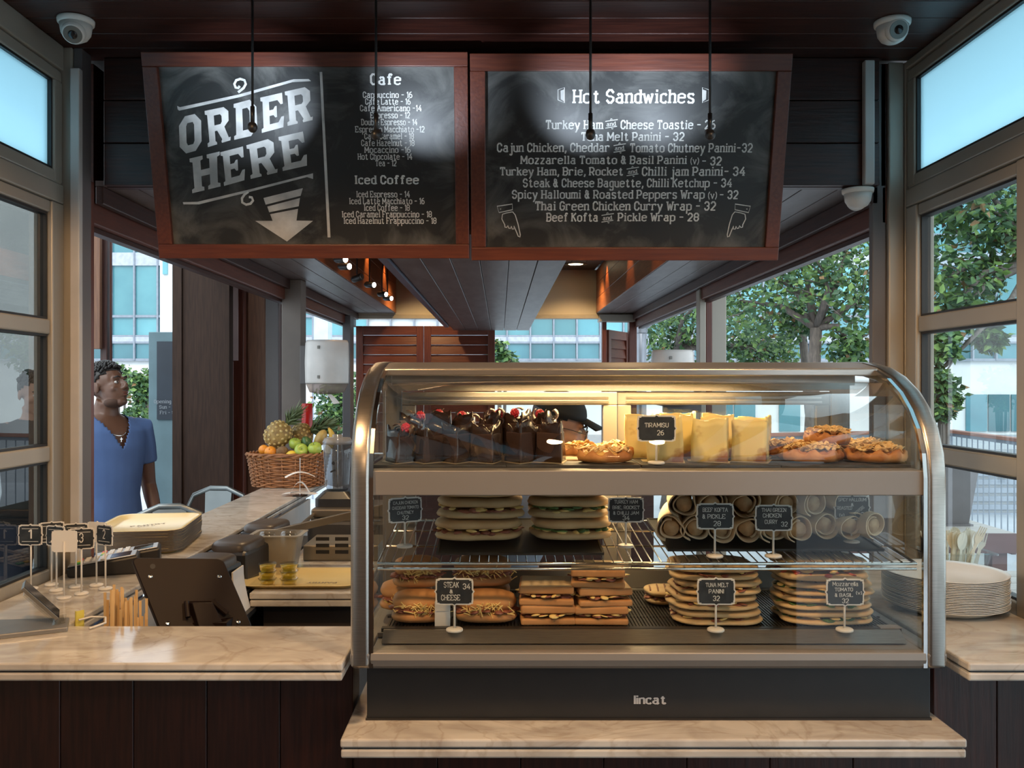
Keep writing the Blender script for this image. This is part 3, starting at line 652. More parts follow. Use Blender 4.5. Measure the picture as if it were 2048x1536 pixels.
# ================================================================ OUTSIDE
rr = random.Random(5)
paving = mat('pale_terrace_paving', (.50, .53, .57), .55, c2=(.42, .45, .49), sc=2)
obj('ground', MB().box(-26, 1.9+4.2, -6, 14, -.16, -.06).box(-26, -1.6, 14, 20, -.16, -.06), paving, kind='structure').name = 'terrace_ground'
obj('street_ground', MB().box(-60, 70, 14, 60, -.9, -.8), mat('pale_street', (.42, .45, .48), .8), kind='structure')
pane_m = mat('teal_facade_glass', (.13, .36, .40), .12, c2=(.09, .28, .33), sc=.5, rnd=.35, spec=.8)
pane_d = mat('dark_teal_facade_glass', (.07, .22, .26), .12, c2=(.05, .16, .20), sc=.5, rnd=.3, spec=.8)
mull = mat('grey_mullion', (.28, .32, .38), .5); spand = mat('pale_spandrel', (.48, .52, .60), .5); stone = mat('white_facade_stone', (.74, .76, .76), .7, c2=(.68, .70, .71), sc=1)
bd = thing('office_building', 'long office building with teal glass bands and white stone far behind the kiosk', 'building', (8, 41, -.8))
FY = 40.0
zf = lambda py: ZZ(py, FY)
obj('wall', MB().box(-24, 46, 40.2, 50, -.8, 15), stone, bd)
bandm = MB(); bandm.box(-22.4, XX(205, FY), 39.9, 40.2, zf(740), zf(320)); 
glassrows = [(634, 669, pane_m), (530, 629, pane_m), (472, 504, pane_m), (368, 466, pane_m), (309, 340, pane_m)]
cols = [222+46.6*i for i in range(-1, 39)]; mes = {}
for ri, (pt, pb, m) in enumerate(glassrows+[(686, 716, pane_d)]):
    for cx in cols:
        if ri in (2, 3) and not (cx > 1280 or cx < 340): continue
        if ri == 4 and cx < 1780: continue
        if 350 < cx < 590 or 700 < cx < 950: continue
        if ri == 3 and cx < 1280: continue
        if ri not in mes: mes[ri] = MB().box(0, .96, 0, .04, 0, (pb-pt)*FY/FP).mesh('pane', m)
        o = bpy.data.objects.new('pane', mes[ri]); COL.objects.link(o); o.parent = bd; o.location = Vector((XX(cx, FY)+.04, 40.1+rr.uniform(-.02, .02), zf(pb)))-bd.location
mb = MB()
for cx in cols: mb.box(XX(cx, FY)-.035, XX(cx, FY)+.035, 39.95, 40.16, zf(720), zf(300))
mq = obj('mullion', mb, mull, bd)
for p0, p1, m in ((504, 530, spand), (629, 634, mull), (669, 673, mull), (673, 682, spand), (682, 686, mull), (716, 721, mull), (466, 472, mull), (340, 368, spand), (300, 309, spand)):
    obj('spandrel', MB().box(XX(176, FY), XX(2050, FY), 40.0, 40.18, zf(p1), zf(p0)), m, bd)
for i, cx in enumerate((1935, 1980, 2026, 1560, 1470, 1425, 1380, 1335)):
    obj('pane', MB().box(XX(cx, FY), XX(cx, FY)+.95, 40.1, 40.18, zf(862), zf(788)), pane_d, bd)
wh = thing('white_wall_block', 'white stone wall block beside the teal windows at the left', 'building', (XX(332, 36), 37, -.8))
obj('wall', MB().box(XX(320, 36), XX(352, 36), 36, 38, -.8, 12), stone, wh); obj('window', MB().box(XX(327, 36), XX(336, 36), 35.9, 36, ZZ(548, 36), ZZ(480, 36)), pane_m, wh)
obj('window', MB().box(XX(329, 36), XX(345, 36), 35.9, 36, ZZ(720, 36), ZZ(680, 36)), pane_d, wh)
wh = thing('pale_pillar', 'pale blue-white pillar seen between the two left kiosk posts', 'pillar', (XX(641, 12), 12, -.06))
obj('shaft', MB().box(XX(627, 12), XX(656, 12), 12, 12.3, -.06, 3.4), mat('pale_blue_paint', (.60, .68, .80), .6), wh); obj('edge_strip', MB().box(XX(624, 12), XX(627, 12), 11.99, 12.2, -.06, 3.4), mull, wh)

# ---- trees and hedges
leaf_g = [mat('green_leaf_%s' % n, c, .5, c2=c2, sc=20) for n, c, c2 in (('mid', (.10, .20, .055), (.06, .13, .04)), ('pale', (.20, .32, .08), (.13, .24, .06)), ('dark', (.05, .12, .05), (.03, .08, .035)), ('brown', (.30, .17, .07), (.2, .12, .05)))]
bark = mat('grey_brown_bark', (.17, .14, .12), .8, c2=(.10, .085, .075), sc=12, st=(4, 4, 1), bump=.6)
def leaf_cloud(blobs, n, size, r):
    sets = [MB() for _ in leaf_g]
    for c, rad in blobs:
        for i in range(n):
            d = Vector((r.gauss(0, 1), r.gauss(0, 1), r.gauss(0, 1))).normalized()*r.random()**.45
            p = Vector(c)+Vector((d.x*rad, d.y*rad, d.z*rad*.85))
            a = Vector((r.uniform(-1, 1), r.uniform(-1, 1), r.uniform(-.9, .3))).normalized(); s_ = a.orthogonal().normalized(); s_.rotate(Matrix.Rotation(r.uniform(0, 6.28), 3, a))
            L_ = size*r.uniform(.6, 1.3); w_ = L_*.28; nn = a.cross(s_)
            k = r.choices((0, 1, 2, 3), (5, 3, 5, .35))[0]
            b = sets[k]; n0 = len(b.v)
            b.v += [tuple(p), tuple(p+a*L_*.45+s_*w_+nn*w_*.3), tuple(p+a*L_), tuple(p+a*L_*.45-s_*w_+nn*w_*.3)]; b.f += [(n0, n0+1, n0+2), (n0, n0+2, n0+3)]
    return sets
def tree(label, base, fork, blobs, n, size, tr, seed, name='tree', cat='tree', group=None):
    r = random.Random(seed); t = thing(name, label, cat, base, group)
    mb = MB(); fork = Vector(fork); base = Vector((base[0], base[1], -.06)); t.location = base
    mid = base.lerp(fork, .5)+Vector((r.uniform(-.1, .1), 0, 0)); mb.tube([base, mid, fork], [tr*1.2, tr, tr*.85], 9)
    for c, rad in blobs:
        c = Vector(c); m1 = fork.lerp(c, .45)+Vector((r.uniform(-.15, .15), r.uniform(-.15, .15), .1)); mb.tube([fork, m1, c], [tr*.6, tr*.38, tr*.16], 7)
        for i in range(5):
            e = c+Vector((r.uniform(-1, 1), r.uniform(-1, 1), r.uniform(-.8, .9)))*rad; st = m1.lerp(c, r.uniform(.2, 1)); mm = st.lerp(e, .5)+Vector((0, 0, r.uniform(-.08, .08)))
            mb.tube([st, mm, e], [tr*.16, tr*.1, tr*.04], 5)
    obj('trunk', mb, bark, t, smooth=True)
    for k, b in enumerate(leaf_cloud(blobs, n, size, r)):
        if b.v: obj('foliage', b, leaf_g[k], t, kind='stuff')
def B(px, py, Y, r): return (P(px, py, Y), r)
tree('leafy tree with a forked grey trunk directly behind the right kiosk opening', P(1640, 840, 9), P(1632, 655, 9), [B(1560, 560, 9, .55), B(1480, 600, 9.2, .5), B(1650, 540, 8.8, .5), B(1720, 600, 9, .45), B(1580, 480, 9.3, .5), B(1700, 480, 9, .5), B(1700, 690, 8.8, .25), B(1600, 640, 9.4, .25)], 520, .08, .07, 1)
tree('greyish-green tree at the far end of the right opening, beside the drainpipe', P(1330, 840, 11), P(1352, 700, 11), [B(1340, 640, 11, .45), B(1400, 600, 10.5, .55), B(1460, 660, 11, .5), B(1350, 690, 11.2, .4), B(1420, 540, 10.6, .5), B(1500, 700, 11.2, .35), B(1560, 705, 11, .3)], 520, .08, .06, 2)
tree('tree with hanging leafy branches seen through the right window panes', P(2085, 900, 7.5), P(2070, 520, 7.5), [B(1890, 430, 7.4, .42), B(1960, 400, 7.2, .4), B(2010, 470, 7.4, .3), B(1880, 560, 7.2, .40), B(1950, 560, 7.5, .28), B(1870, 690, 7.0, .20), B(1900, 630, 7.1, .22), B(1860, 760, 7.0, .14), B(2090, 400, 7.5, .4), B(1940, 330, 7.4, .4), B(1980, 675, 7.3, .12)], 430, .085, .06, 3)
tree('dark slim tree standing outside behind the drainpipe and second post', P(1655, 840, 9.8), P(1600, 600, 10), [B(1620, 600, 10.2, .45), B(1540, 660, 10, .35)], 300, .08, .05, 4)
def hedge(label, blobs, base, n=420, size=.1, seed=9, name='shrub'):
    r = random.Random(seed); base = Vector((base[0], base[1], -.06)); t = thing(name, label, 'shrub', base)
    mb = MB(); c0 = Vector(base)
    for c, rad in blobs: mb.tube([c0+Vector(((c[0]-c0.x)*.4, 0, 0)), Vector(c)], .02, 5)
    obj('stem', mb, bark, t)
    for k, b in enumerate(leaf_cloud(blobs, n, size, r)):
        if b.v: obj('foliage', b, leaf_g[k], t, kind='stuff')
hedge('clipped green hedge left of the freestanding sign, above the shoulder of the man', [B(275, 765, 14, .22), B(292, 780, 14, .2), B(285, 800, 14, .2), B(298, 755, 14, .2)], P(285, 845, 14), 260, .09)
hedge('yellow-green flowering shrub low down beside the face of the man', [B(262, 830, 9, .12), B(275, 825, 9, .1), B(250, 840, 9, .1)], P(262, 855, 9), 160, .06, 10)
hedge('pale green shrub behind the head of the man', [B(236, 745, 15, .25), B(250, 770, 15, .3)], P(244, 850, 15), 260, .09, 11)
hedge('leafy bush seen between the left posts, behind the paper towel dispenser', [B(670, 800, 10, .28), B(682, 770, 10, .25), B(665, 840, 10, .22), B(690, 830, 10, .25)], P(675, 870, 10), 420, .07, 12)
hedge('thin spiky plant at the right edge of the louvred leaves', [B(998, 690, 10, .1), B(1000, 710, 10, .14), B(1012, 716, 10, .12)], P(1000, 800, 10), 90, .09, 13)
hedge('small fir-like plant behind the curved end of the display case', [B(1880, 760, 6.5, .10), B(1895, 790, 6.5, .11), B(1885, 820, 6.5, .1)], P(1885, 880, 6.5), 240, .07, 14)
# ---- drainpipe
dp = thing('drainpipe', 'grey metal drainpipe with an elbow outside the right opening', 'pipe', P(1290, 860, 8))
mp_ = mat('galvanised_metal', (.30, .32, .36), .4, .6)
obj('pipe', MB().tube([(XX(1283, 8), 8, -.06), P(1283, 660, 8), P(1288, 648, 8), P(1318, 622, 7.7), P(1345, 600, 7.5)], .045, 12), mp_, dp, smooth=True)
obj('collar', MB().lathe([(.052, 0), (.052, .05)], 14, P(1283, 665, 8)), mp_, dp); obj('collar', MB().tube([P(1290, 646, 8), P(1296, 641, 7.95)], .053, 12), mp_, dp)
# ---- railing
rl = thing('terrace_railing', 'terrace railing with a reddish wooden handrail and thin metal bars', 'railing', (4.6, 9, -.06))
pth = [(1.8, 8.7), (4.95, 9.75), (4.8, 8.1), (4.75, 6.2)]
hw = mat('reddish_handrail', (.34, .13, .08), .5)
for a, b in zip(pth[:-1], pth[1:]):
    d = Vector((b[0]-a[0], b[1]-a[1], 0)); L_ = d.length; M = Matrix.Translation((a[0], a[1], 0)) @ Matrix.Rotation(math.atan2(d.y, d.x), 4, 'Z')
    obj('handrail', MB().box(0, L_, -.045, .045, .965, 1.0, M), hw, rl, bevel=.006); obj('bottom_rail', MB().box(0, L_, -.015, .015, .04, .07, M), mull, rl); obj('top_rail', MB().box(0, L_, -.012, .012, .93, .964, M), mull, rl)
    k = int(L_/.12)
    for i in range(k):
        x = (i+.5)*L_/k
        obj('baluster', MB().tube([M @ Vector((x, 0, .06)), M @ Vector((x, 0, .94))], .007, 6), mull, rl)
    for x in (0, L_): obj('post', MB().box(x-.025, x+.025, -.025, .025, -.06, .93, M), mull, rl)
# ---- timber benches and planter
bw = mat('weathered_bench_boards', (.50, .47, .44), .7, c2=(.40, .37, .34), sc=6, st=(1, 8, 1)); bf = mat('dark_red_bench_frame', (.10, .035, .03), .6)
def bench(label, x0, x1, y0, y1, z):
    t = thing('timber_bench', label, 'bench', ((x0+x1)/2, (y0+y1)/2, -.06))
    n = 6; w_ = (y1-y0)/n; me = MB().box(x0, x1, .004, w_-.004, -.03, 0).mesh('board', bw)
    for i in range(n):
        o = bpy.data.objects.new('board', me); COL.objects.link(o); o.parent = t; o.location = Vector((0, y0+i*w_, z))-t.location
    obj('front_rail', MB().box(x0, x1, y0-.02, y0, z-.09, z), bf, t); obj('side_rail', MB().box(x1-.02, x1, y0, y1, z-.1, z-.031), bf, t)
    for x in (x0+.03, x1-.10):
        for y in (y0+.02, y1-.10): obj('leg', MB().box(x, x+.07, y, y+.07, -.06, z-.031), bf, t)
bench('timber bench outside the right window with the grey planter on it', 1.55, 2.42, 4.15, 5.1, .80)
bench('nearer pale timber bench outside, behind the wooden cutlery', 1.6, 2.5, 3.0, 3.7, .72)
pl = thing('planter', 'tapered grey planter standing on the timber bench', 'planter', (XX(1900, 4.4), 4.45, .80))
obj('pot', MB().prism([(-.10, -.10), (.09, -.10), (.09, .1), (-.10, .1)], 0, .01).loft([[(-.085, -.085, .01), (.075, -.085, .01), (.075, .085, .01), (-.085, .085, .01)], [(-.12, -.12, .30), (.11, -.12, .30), (.11, .12, .30), (-.12, .12, .30)], [(-.10, -.10, .30), (.09, -.10, .30), (.09, .10, .30), (-.10, .10, .30)], [(-.10, -.10, .27), (.09, -.10, .27), (.09, .10, .27), (-.10, .10, .27)]]), mat('grey_planter', (.16, .15, .155), .6), pl, world=False)
ac = thing('louvred_box', 'grey louvred metal box behind the terrace railing', 'machine', (5.9, 10.6, -.8))
obj('casing', MB().box(5.0, 7.4, 10.6, 11.6, -.8, .72), mat('pale_grey_metal', (.36, .38, .40), .5), ac)
for i in range(9): obj('slat', MB().box(5.1, 7.3, 10.57, 10.6, -.2+i*.1, -.14+i*.1), mull, ac)
# ---- freestanding sign, shutters and boards outside on the left
sg = thing('freestanding_sign', 'tall grey-blue freestanding panel with a dark notice plate behind the man', 'sign', (-2.0, 5.55, -.06))
obj('panel', MB().box(XX(297, 5.5), XX(372, 5.5), 5.5, 5.6, -.06, ZZ(663, 5.5)), mat('grey_blue_panel', (.12, .20, .23), .5), sg, bevel=.004)
obj('notice_plate', MB().box(XX(315, 5.5), XX(369, 5.5), 5.488, 5.499, ZZ(838, 5.5), ZZ(682, 5.5)), mat('dark_notice', (.02, .03, .045), .4), sg)
for i, (yy, s_) in enumerate(((805, 'Opening hours'), (816, 'Sun - Thu'), (827, 'Fri - Sat'))):
    me = text_mesh(s_, mat('grey_print', (.30, .33, .36), .7), .028)
    o = bpy.data.objects.new('lettering', me); COL.objects.link(o); o.parent = sg; o.rotation_euler = (pi/2, 0, 0); o.location = Vector((XX(341, 5.5), 5.486, ZZ(yy, 5.5)))-sg.location
brn = mat('brown_shutter', (.040, .020, .012), .65, c2=(.026, .013, .008), sc=8, st=(14, 14, 1), spec=.25); pnk = mat('daylit_pink_edge', (.50, .40, .40), .5); brn2 = mat('mid_brown_board', (.17, .075, .035), .5, c2=(.12, .05, .025), sc=8, st=(14, 14, 1))
def leafp(label, p0, p1, y0, y1, m, z0=-.06, z1=2.6, nm='shutter_leaf'):
    t = thing(nm, label, 'shutter', (XX((p0+p1)/2, y0), (y0+y1)/2, max(z0, -.06))); x0, x1 = XX(p0, y0), XX(p1, y0)
    if z0 < 0: z0 = -.06
    obj('board', MB().box(x0, x1, y0, y1, z0, z1), m, t, bevel=.004); return t, x0, x1
t, x0, x1 = leafp('broad dark brown folding shutter behind the metal chairs', 347, 460, 4.9, 4.96, brn)
obj('stile', MB().box(x0-.001, x0+.05, 4.885, 4.899, -.05, 2.6), brn, t); obj('stile', MB().box(x1-.05, x1, 4.885, 4.899, -.05, 2.6), brn, t)
t, x0, x1 = leafp('narrow red-brown board edge with daylit pale pink upper part, right of the broad shutter', 460, 487, 5.1, 5.16, wood_red_z)
obj('pale_strip', MB().box(XX(460, 5.1), XX(477, 5.1), 5.085, 5.099, ZZ(720, 5.09), 2.5), pnk, t); obj('pale_strip', MB().box(XX(462, 5.1), XX(467, 5.1), 5.085, 5.099, -.05, ZZ(722, 5.09)), pnk, t)  # pale strips carry the daylight on the leaf edges as colour
t, x0, x1 = leafp('mid brown board with a thin white edge line, left of the grey board', 487, 531, 5.3, 5.36, brn2)
obj('pale_strip', MB().box(XX(484, 5.3), XX(489, 5.3), 5.285, 5.299, -.05, 2.5), pnk, t); obj('dark_strip', MB().box(XX(489.5, 5.3), XX(493, 5.3), 5.29, 5.299, -.05, 2.5), mat('blue_grey_edge', (.06, .09, .12), .5), t)
leafp('dark slate-grey board beside the second kiosk post', 531, 557, 5.2, 5.28, alu_dark); leafp('dark red strip against the second kiosk post', 557, 563, 5.05, 5.1, wood_z)
leafp('dark brown shutter leaf beside the left corner post, behind the man', 200, 214, 4.9, 4.94, wood_z, -.06, 2.6)
leafp('thin reddish board edge next to the dark leaf behind the man', 213.5, 222, 5.0, 5.02, wood_red_z, -.06, 2.6)
leafp('short mid-brown upper board beside the left corner post', 184, 200, 4.85, 4.88, brn2, ZZ(697, 4.85), 2.6)

# metal cafe chairs whose hooped backs show over the counter
gal = mat('galvanised_chair', (.20, .22, .22), .35, .85)
def chair(label, c, rz):
    t = thing('metal_chair', label, 'chair', c, rz=rz)
    hoop = [(-.20+.0, 0, .45), (-.205, -.03, .62), (-.195, -.06, .76), (-.15, -.075, .83), (-.05, -.08, .86), (.05, -.08, .86), (.15, -.075, .83), (.195, -.06, .76), (.205, -.03, .62), (.2, 0, .45)]
    obj('back_hoop', MB().tube(hoop, .011, 10), gal, t, world=False, smooth=True)
    obj('back_splat', MB().loft([[(-.06, -.01, .45), (.06, -.01, .45), (.06, -.004, .45), (-.06, -.004, .45)], [(-.08, -.08, .85), (.08, -.08, .85), (.08, -.074, .85), (-.08, -.074, .85)]]), gal, t, world=False)
    obj('seat', MB().box(-.19, .19, .0, .36, .43, .45), gal, t, world=False, bevel=.008)
    for sx in (-1, 1):
        for y0, y1 in ((.02, -.06), (.33, .40)): obj('leg', MB().tube([(sx*.16, y0, .43), (sx*.21, y1, 0)], [.018, .012], 8), gal, t, world=False)
    return t
c1 = chair('galvanised metal chair, its hoop back just behind the tray stack', (-1.40, 3.72, -.06), pi+.2)
c2 = chair('galvanised metal chair against the broad brown shutter', (-1.42, 4.38, -.06), pi-.1)
for c_ in (c1, c2):
    obj('footrest', MB().tube([(-.19, -.02, .2), (.19, -.02, .2)], .009, 8), gal, c_, world=False); c_.scale = (.86, .86, 1.205)
# ================================================================ DISPLAY CASE
C0, C1 = -.271, .809
prof = [(1.600, .985), (1.600, 1.20), (1.600, 1.33), (1.607, 1.375), (1.628, 1.42), (1.658, 1.455), (1.700, 1.488), (1.755, 1.515), (1.82, 1.534), (1.90, 1.546), (2.00, 1.55), (2.075, 1.55)]
def inset(pr, d):
    out = []
    for i, p in enumerate(pr):
        a = Vector(pr[max(i-1, 0)]); b = Vector(pr[min(i+1, len(pr)-1)]); t_ = (b-a).normalized(); n_ = Vector((t_.y, -t_.x))
        out.append((p[0]+n_.x*d, p[1]+n_.y*d))
    return out
dc = thing('display_case', 'large curved glass countertop food display case with steel frame and black base', 'display case', (.27, 1.85, .872))
def curved_band(x0, x1, d0, d1, pr=prof):
    a = inset(pr, d0); b = inset(pr, d1); rings = []
    return MB().loft([[(x0, p[0], p[1]), (x1, p[0], p[1]), (x1, q[0], q[1]), (x0, q[0], q[1])] for p, q in zip(a, b)])
for sx, x0, x1 in ((-1, C0, C0+.034), (1, C1-.034, C1)):
    f = obj('end_frame', curved_band(x0, x1, 0, .030), steel, dc, bevel=.007, smooth=True, seg=3)
    xi = C0+.034 if sx < 0 else C1-.034
    obj('frame_lip', curved_band(min(xi, xi-sx*.007), max(xi, xi-sx*.007), .004, .012), chrome, f)
    obj('side_glass', MB().box(x0+.014, x0+.020, 1.63, 2.05, 1.012, 1.30).box(x0+.014, x0+.020, 1.70, 2.05, 1.345, 1.49), case_glass, dc)
    obj('end_foot', MB().prism([(1.600, 1.012), (1.604, .99), (1.625, .978), (2.08, .978), (2.08, 1.012)], 0, .036, Matrix.Translation((x0-.001, 0, 0)) @ Matrix(((0, 0, 1, 0), (1, 0, 0, 0), (0, 1, 0, 0), (0, 0, 0, 1)))), steel_flat, dc, bevel=.004)
    obj('rear_post', MB().box(x0, x1, 2.045, 2.08, 1.0, 1.548), steel_flat, dc, bevel=.002)
Mx = Matrix(((0, 0, 1, 0), (1, 0, 0, 0), (0, 1, 0, 0), (0, 0, 0, 1)))       # polygon (y,z) pulled along x
obj('front_sill', MB().prism([(1.604, 1.013), (1.601, 1.000), (1.606, .988), (1.622, .979), (1.70, .979), (1.70, 1.013)], C0+.036, C1-.036, Mx), steel_flat, dc, bevel=.002)
obj('base', MB().box(C0+.022, C1-.004, 1.655, 2.06, .872, .978), black_metal, dc, bevel=.002)
obj('base_skirt', MB().box(C0+.02, C1-.003, 1.652, 2.06, .872, .876), black, dc)
me = text_mesh('lincat', mat('brand_print', (.62, .60, .58), .5), .021, .0018, width=.061, serif=False)
o = bpy.data.objects.new('lettering', me); COL.objects.link(o); o.parent = dc; o.rotation_euler = (pi/2, 0, 0); o.location = Vector((XX(1300, 1.655), 1.654, ZZ(1406, 1.655)))-dc.location
obj('middle_bar', MB().box(C0+.034, C1-.034, 1.612, 1.64, 1.297, 1.342), steel_flat, dc, bevel=.0015)
obj('top_shelf', MB().box(C0+.034, C1-.034, 1.641, 2.035, 1.326, 1.3415), steel_flat, dc)
obj('shelf_skirt', MB().box(C0+.034, C1-.034, 1.90, 2.035, 1.30, 1.325), steel_flat, dc)
obj('top_bar', MB().box(C0+.034, C1-.034, 1.815, 1.850, 1.517, 1.531), steel, dc, bevel=.002)
obj('canopy', curved_band(C0+.034, C1-.034, .001, .009, [p for p in prof if p[0] >= 1.82]), steel_flat, dc); obj('canopy_box', MB().box(C0+.034, C1-.034, 1.93, 1.940, 1.497, 1.539), steel_flat, dc, bevel=.002)
obj('lower_glass', MB().box(C0+.036, C1-.036, 1.616, 1.621, 1.015, 1.296), case_glass, dc)
cp = [p for p in prof if p[1] >= 1.33 and p[0] <= 1.83]; cp[0] = (1.600, 1.343)
obj('curved_glass', curved_band(C0+.036, C1-.036, .014, .018, cp), case_glass, dc, smooth=True)
# rear sliding doors
for nm, x0, x1, y in (('sliding_door', -.225, .268, 2.030), ('sliding_door', .270, .760, 2.044)):
    d = obj(nm, MB().box(x0+.032, x1-.032, y, y+.004, 1.075, 1.452), case_glass, dc)
    for q in ((x0, x1, 1.452, 1.482), (x0, x1, 1.03, 1.075)): obj('door_rail', MB().box(q[0], q[1], y-.006, y+.010, q[2], q[3]), steel_flat, d, bevel=.002)
    for q in ((x0, x0+.032), (x1-.032, x1)): obj('door_stile', MB().box(q[0], q[1], y-.006, y+.010, 1.075, 1.452), steel_flat, d, bevel=.002)
    for k in range(2): obj('door_bead', MB().box(x0+.02, x1-.02, y-.011+k*.003, y-.007+k*.003, 1.456+k*.010, 1.461+k*.010), steel, d)
obj('rear_header', MB().box(-.237, .775, 2.03, 2.05, 1.484, 1.50), steel_flat, dc); obj('rear_sill', MB().box(-.237, .775, 2.02, 2.06, 1.0, 1.03), steel_flat, dc)
for x0, x1 in ((C0+.034, -.226), (.761, C1-.034)): obj('rear_jamb', MB().box(x0, x1, 2.03, 2.045, 1.03, 1.484), steel_flat, dc)
# wire rack
rk = MB(); zf_, zr2 = 1.160, 1.190; rx0, rx1 = XX(756, 1.68), XX(1830, 1.68)
ry0, ry1 = 1.675, 2.01
rz_ = lambda y: zf_+(zr2-zf_)*(y-ry0)/(ry1-ry0)
rack = obj('wire_rack', MB().tube([(rx0, ry0, rz_(ry0)), (rx1, ry0, rz_(ry0)), (rx1, ry1, rz_(ry1)), (rx0, ry1, rz_(ry1))], .0032, 8, True).tube([(rx0, ry0, rz_(ry0)-.010), (rx1, ry0, rz_(ry0)-.010)], .0028, 8), chrome, dc, smooth=True)
n = 56
for i in range(n):
    x = rx0+(i+.5)*(rx1-rx0)/n
    obj('rack_wire', MB().tube([(x, ry0-.002, rz_(ry0)+.003), (x, ry1, rz_(ry1)+.003)], .0014, 5), chrome, rack)
for y in (1.80, 1.92): obj('cross_wire', MB().tube([(rx0, y, rz_(y)-.001), (rx1, y, rz_(y)-.001)], .0022, 6), chrome, rack)
# bottom deck with slotted black grille and bright sloping lip
dk = obj('deck', MB().box(C0+.036, C1-.036, 1.70, 2.02, 1.014, 1.022), steel_flat, dc)
obj('sloping_lip', MB().prism([(1.650, 1.016), (1.678, 1.034), (1.684, 1.034), (1.665, 1.014)], C0+.05, C1-.05, Mx), steel, dc)
obj('deck_frame', MB().box(C0+.045, C1-.045, 1.684, 1.700, 1.028, 1.035), black, dc)
gm = MB().box(-.0018, .0018, 1.70, 2.0, 1.029, 1.033).mesh('grille_bar', black)
n = 150
for i in range(n):
    o = bpy.data.objects.new('grille_bar', gm); COL.objects.link(o); o.parent = dk; o.location = Vector((C0+.055+i*(C1-C0-.11)/(n-1), 0, 0))-origin(dk)
for y in (1.704, 1.78, 1.86, 1.94, 1.995): obj('grille_cross_bar', MB().box(C0+.045, C1-.045, y, y+.005, 1.0295, 1.0325), black, dk)
obj('grille_end_plate', MB().box(C1-.085, C1-.045, 1.683, 1.705, 1.0345, 1.0365), steel_flat, dc)
# heat lamps
halo = emit('case_lamp_tube', (1, .78, .45), 26)
for z, x0, x1, y in ((1.522, .10, .40, 1.985), (1.296, .15, .29, 1.93)):
    obj('case_lamp', MB().tube([(x0, y, z), (x1, y, z)], .0055, 10), halo, dc, smooth=True)
light('case_lamp_light', 'AREA', (.24, 1.975, 1.514), 7.0, (1, .68, .32), .60, (.24, 1.90, 1.30), size_y=.03)
light('case_lamp_light', 'AREA', (.22, 1.90, 1.295), 1.5, (1, .70, .36), .30, (.22, 1.86, 1.0), size_y=.03)

# ---------------------------------------------------------------- chalk signs on stems
def plaque_pts(w_, h_, ins=0.0):
    a = w_/2-ins; b = h_/2-ins; n_ = .10*h_; pk = .05*h_
    pts = []
    def q(sx, sy, flip):
        c = [(a-n_*1.1, b), (a-n_*.8, b-n_*.35), (a-n_*.1, b-n_*.35), (a-n_*.2, b-n_*.9), (a+0*n_, b-n_*1.3)]
        c = [(sx*x, sy*y) for x, y in c]; return c[::-1] if flip else c
    pts += [(0, b+pk), (n_*.7, b)]+q(1, 1, False)+[(a, n_*.7), (a+pk, 0), (a, -n_*.7)]+q(1, -1, True)+[(n_*.7, -b), (0, -b-pk), (-n_*.7, -b)]+q(-1, -1, False)+[(-a, -n_*.7), (-a-pk, 0), (-a, n_*.7)]+q(-1, 1, True)+[(-n_*.7, b)]
    return pts
_pc = {}
def sign(label, base, w_, h_, top, lines, rz=0, group='chalk signs in the display case', name='chalk_sign', cat='sign', lean=0):
    t = thing(name, label, cat, base, group, rz)
    k = (w_, h_, top)
    if k not in _pc:
        A = Matrix.Rotation(pi/2, 4, 'X'); zc = top-h_/2
        _pc[k] = (MB().lathe([(.0145, 0), (.016, .001), (.016, .004), (.014, .0055), (.004, .006)], 24).mesh('base', white, True), MB().tube([(0, 0, .005), (0, 0, zc)], .0021, 8).mesh('stem', white, True),
                  MB().prism(plaque_pts(w_, h_), 0, .0022, Matrix.Translation((0, -.0012, zc)) @ A).mesh('plaque', white), MB().prism(plaque_pts(w_, h_, .0028), 0, .0006, Matrix.Translation((0, -.0036, zc)) @ A).mesh('chalk_face', board_black), zc)
    for nm, me in zip(('base', 'stem', 'plaque', 'chalk_face'), _pc[k][:4]):
        o = bpy.data.objects.new(nm, me); COL.objects.link(o); o.parent = t
    for s_, x, y, ww, hh, *rt in lines:
        o = bpy.data.objects.new('lettering', text_mesh(s_, chalk, hh*h_/.70, .02*hh*h_, width=ww*w_, serif=False)); COL.objects.link(o); o.parent = t
        o.rotation_euler = (pi/2, -rt[0] if rt else 0, 0); o.location = (x*w_, -.0044, _pc[k][4]+y*h_)
    return t
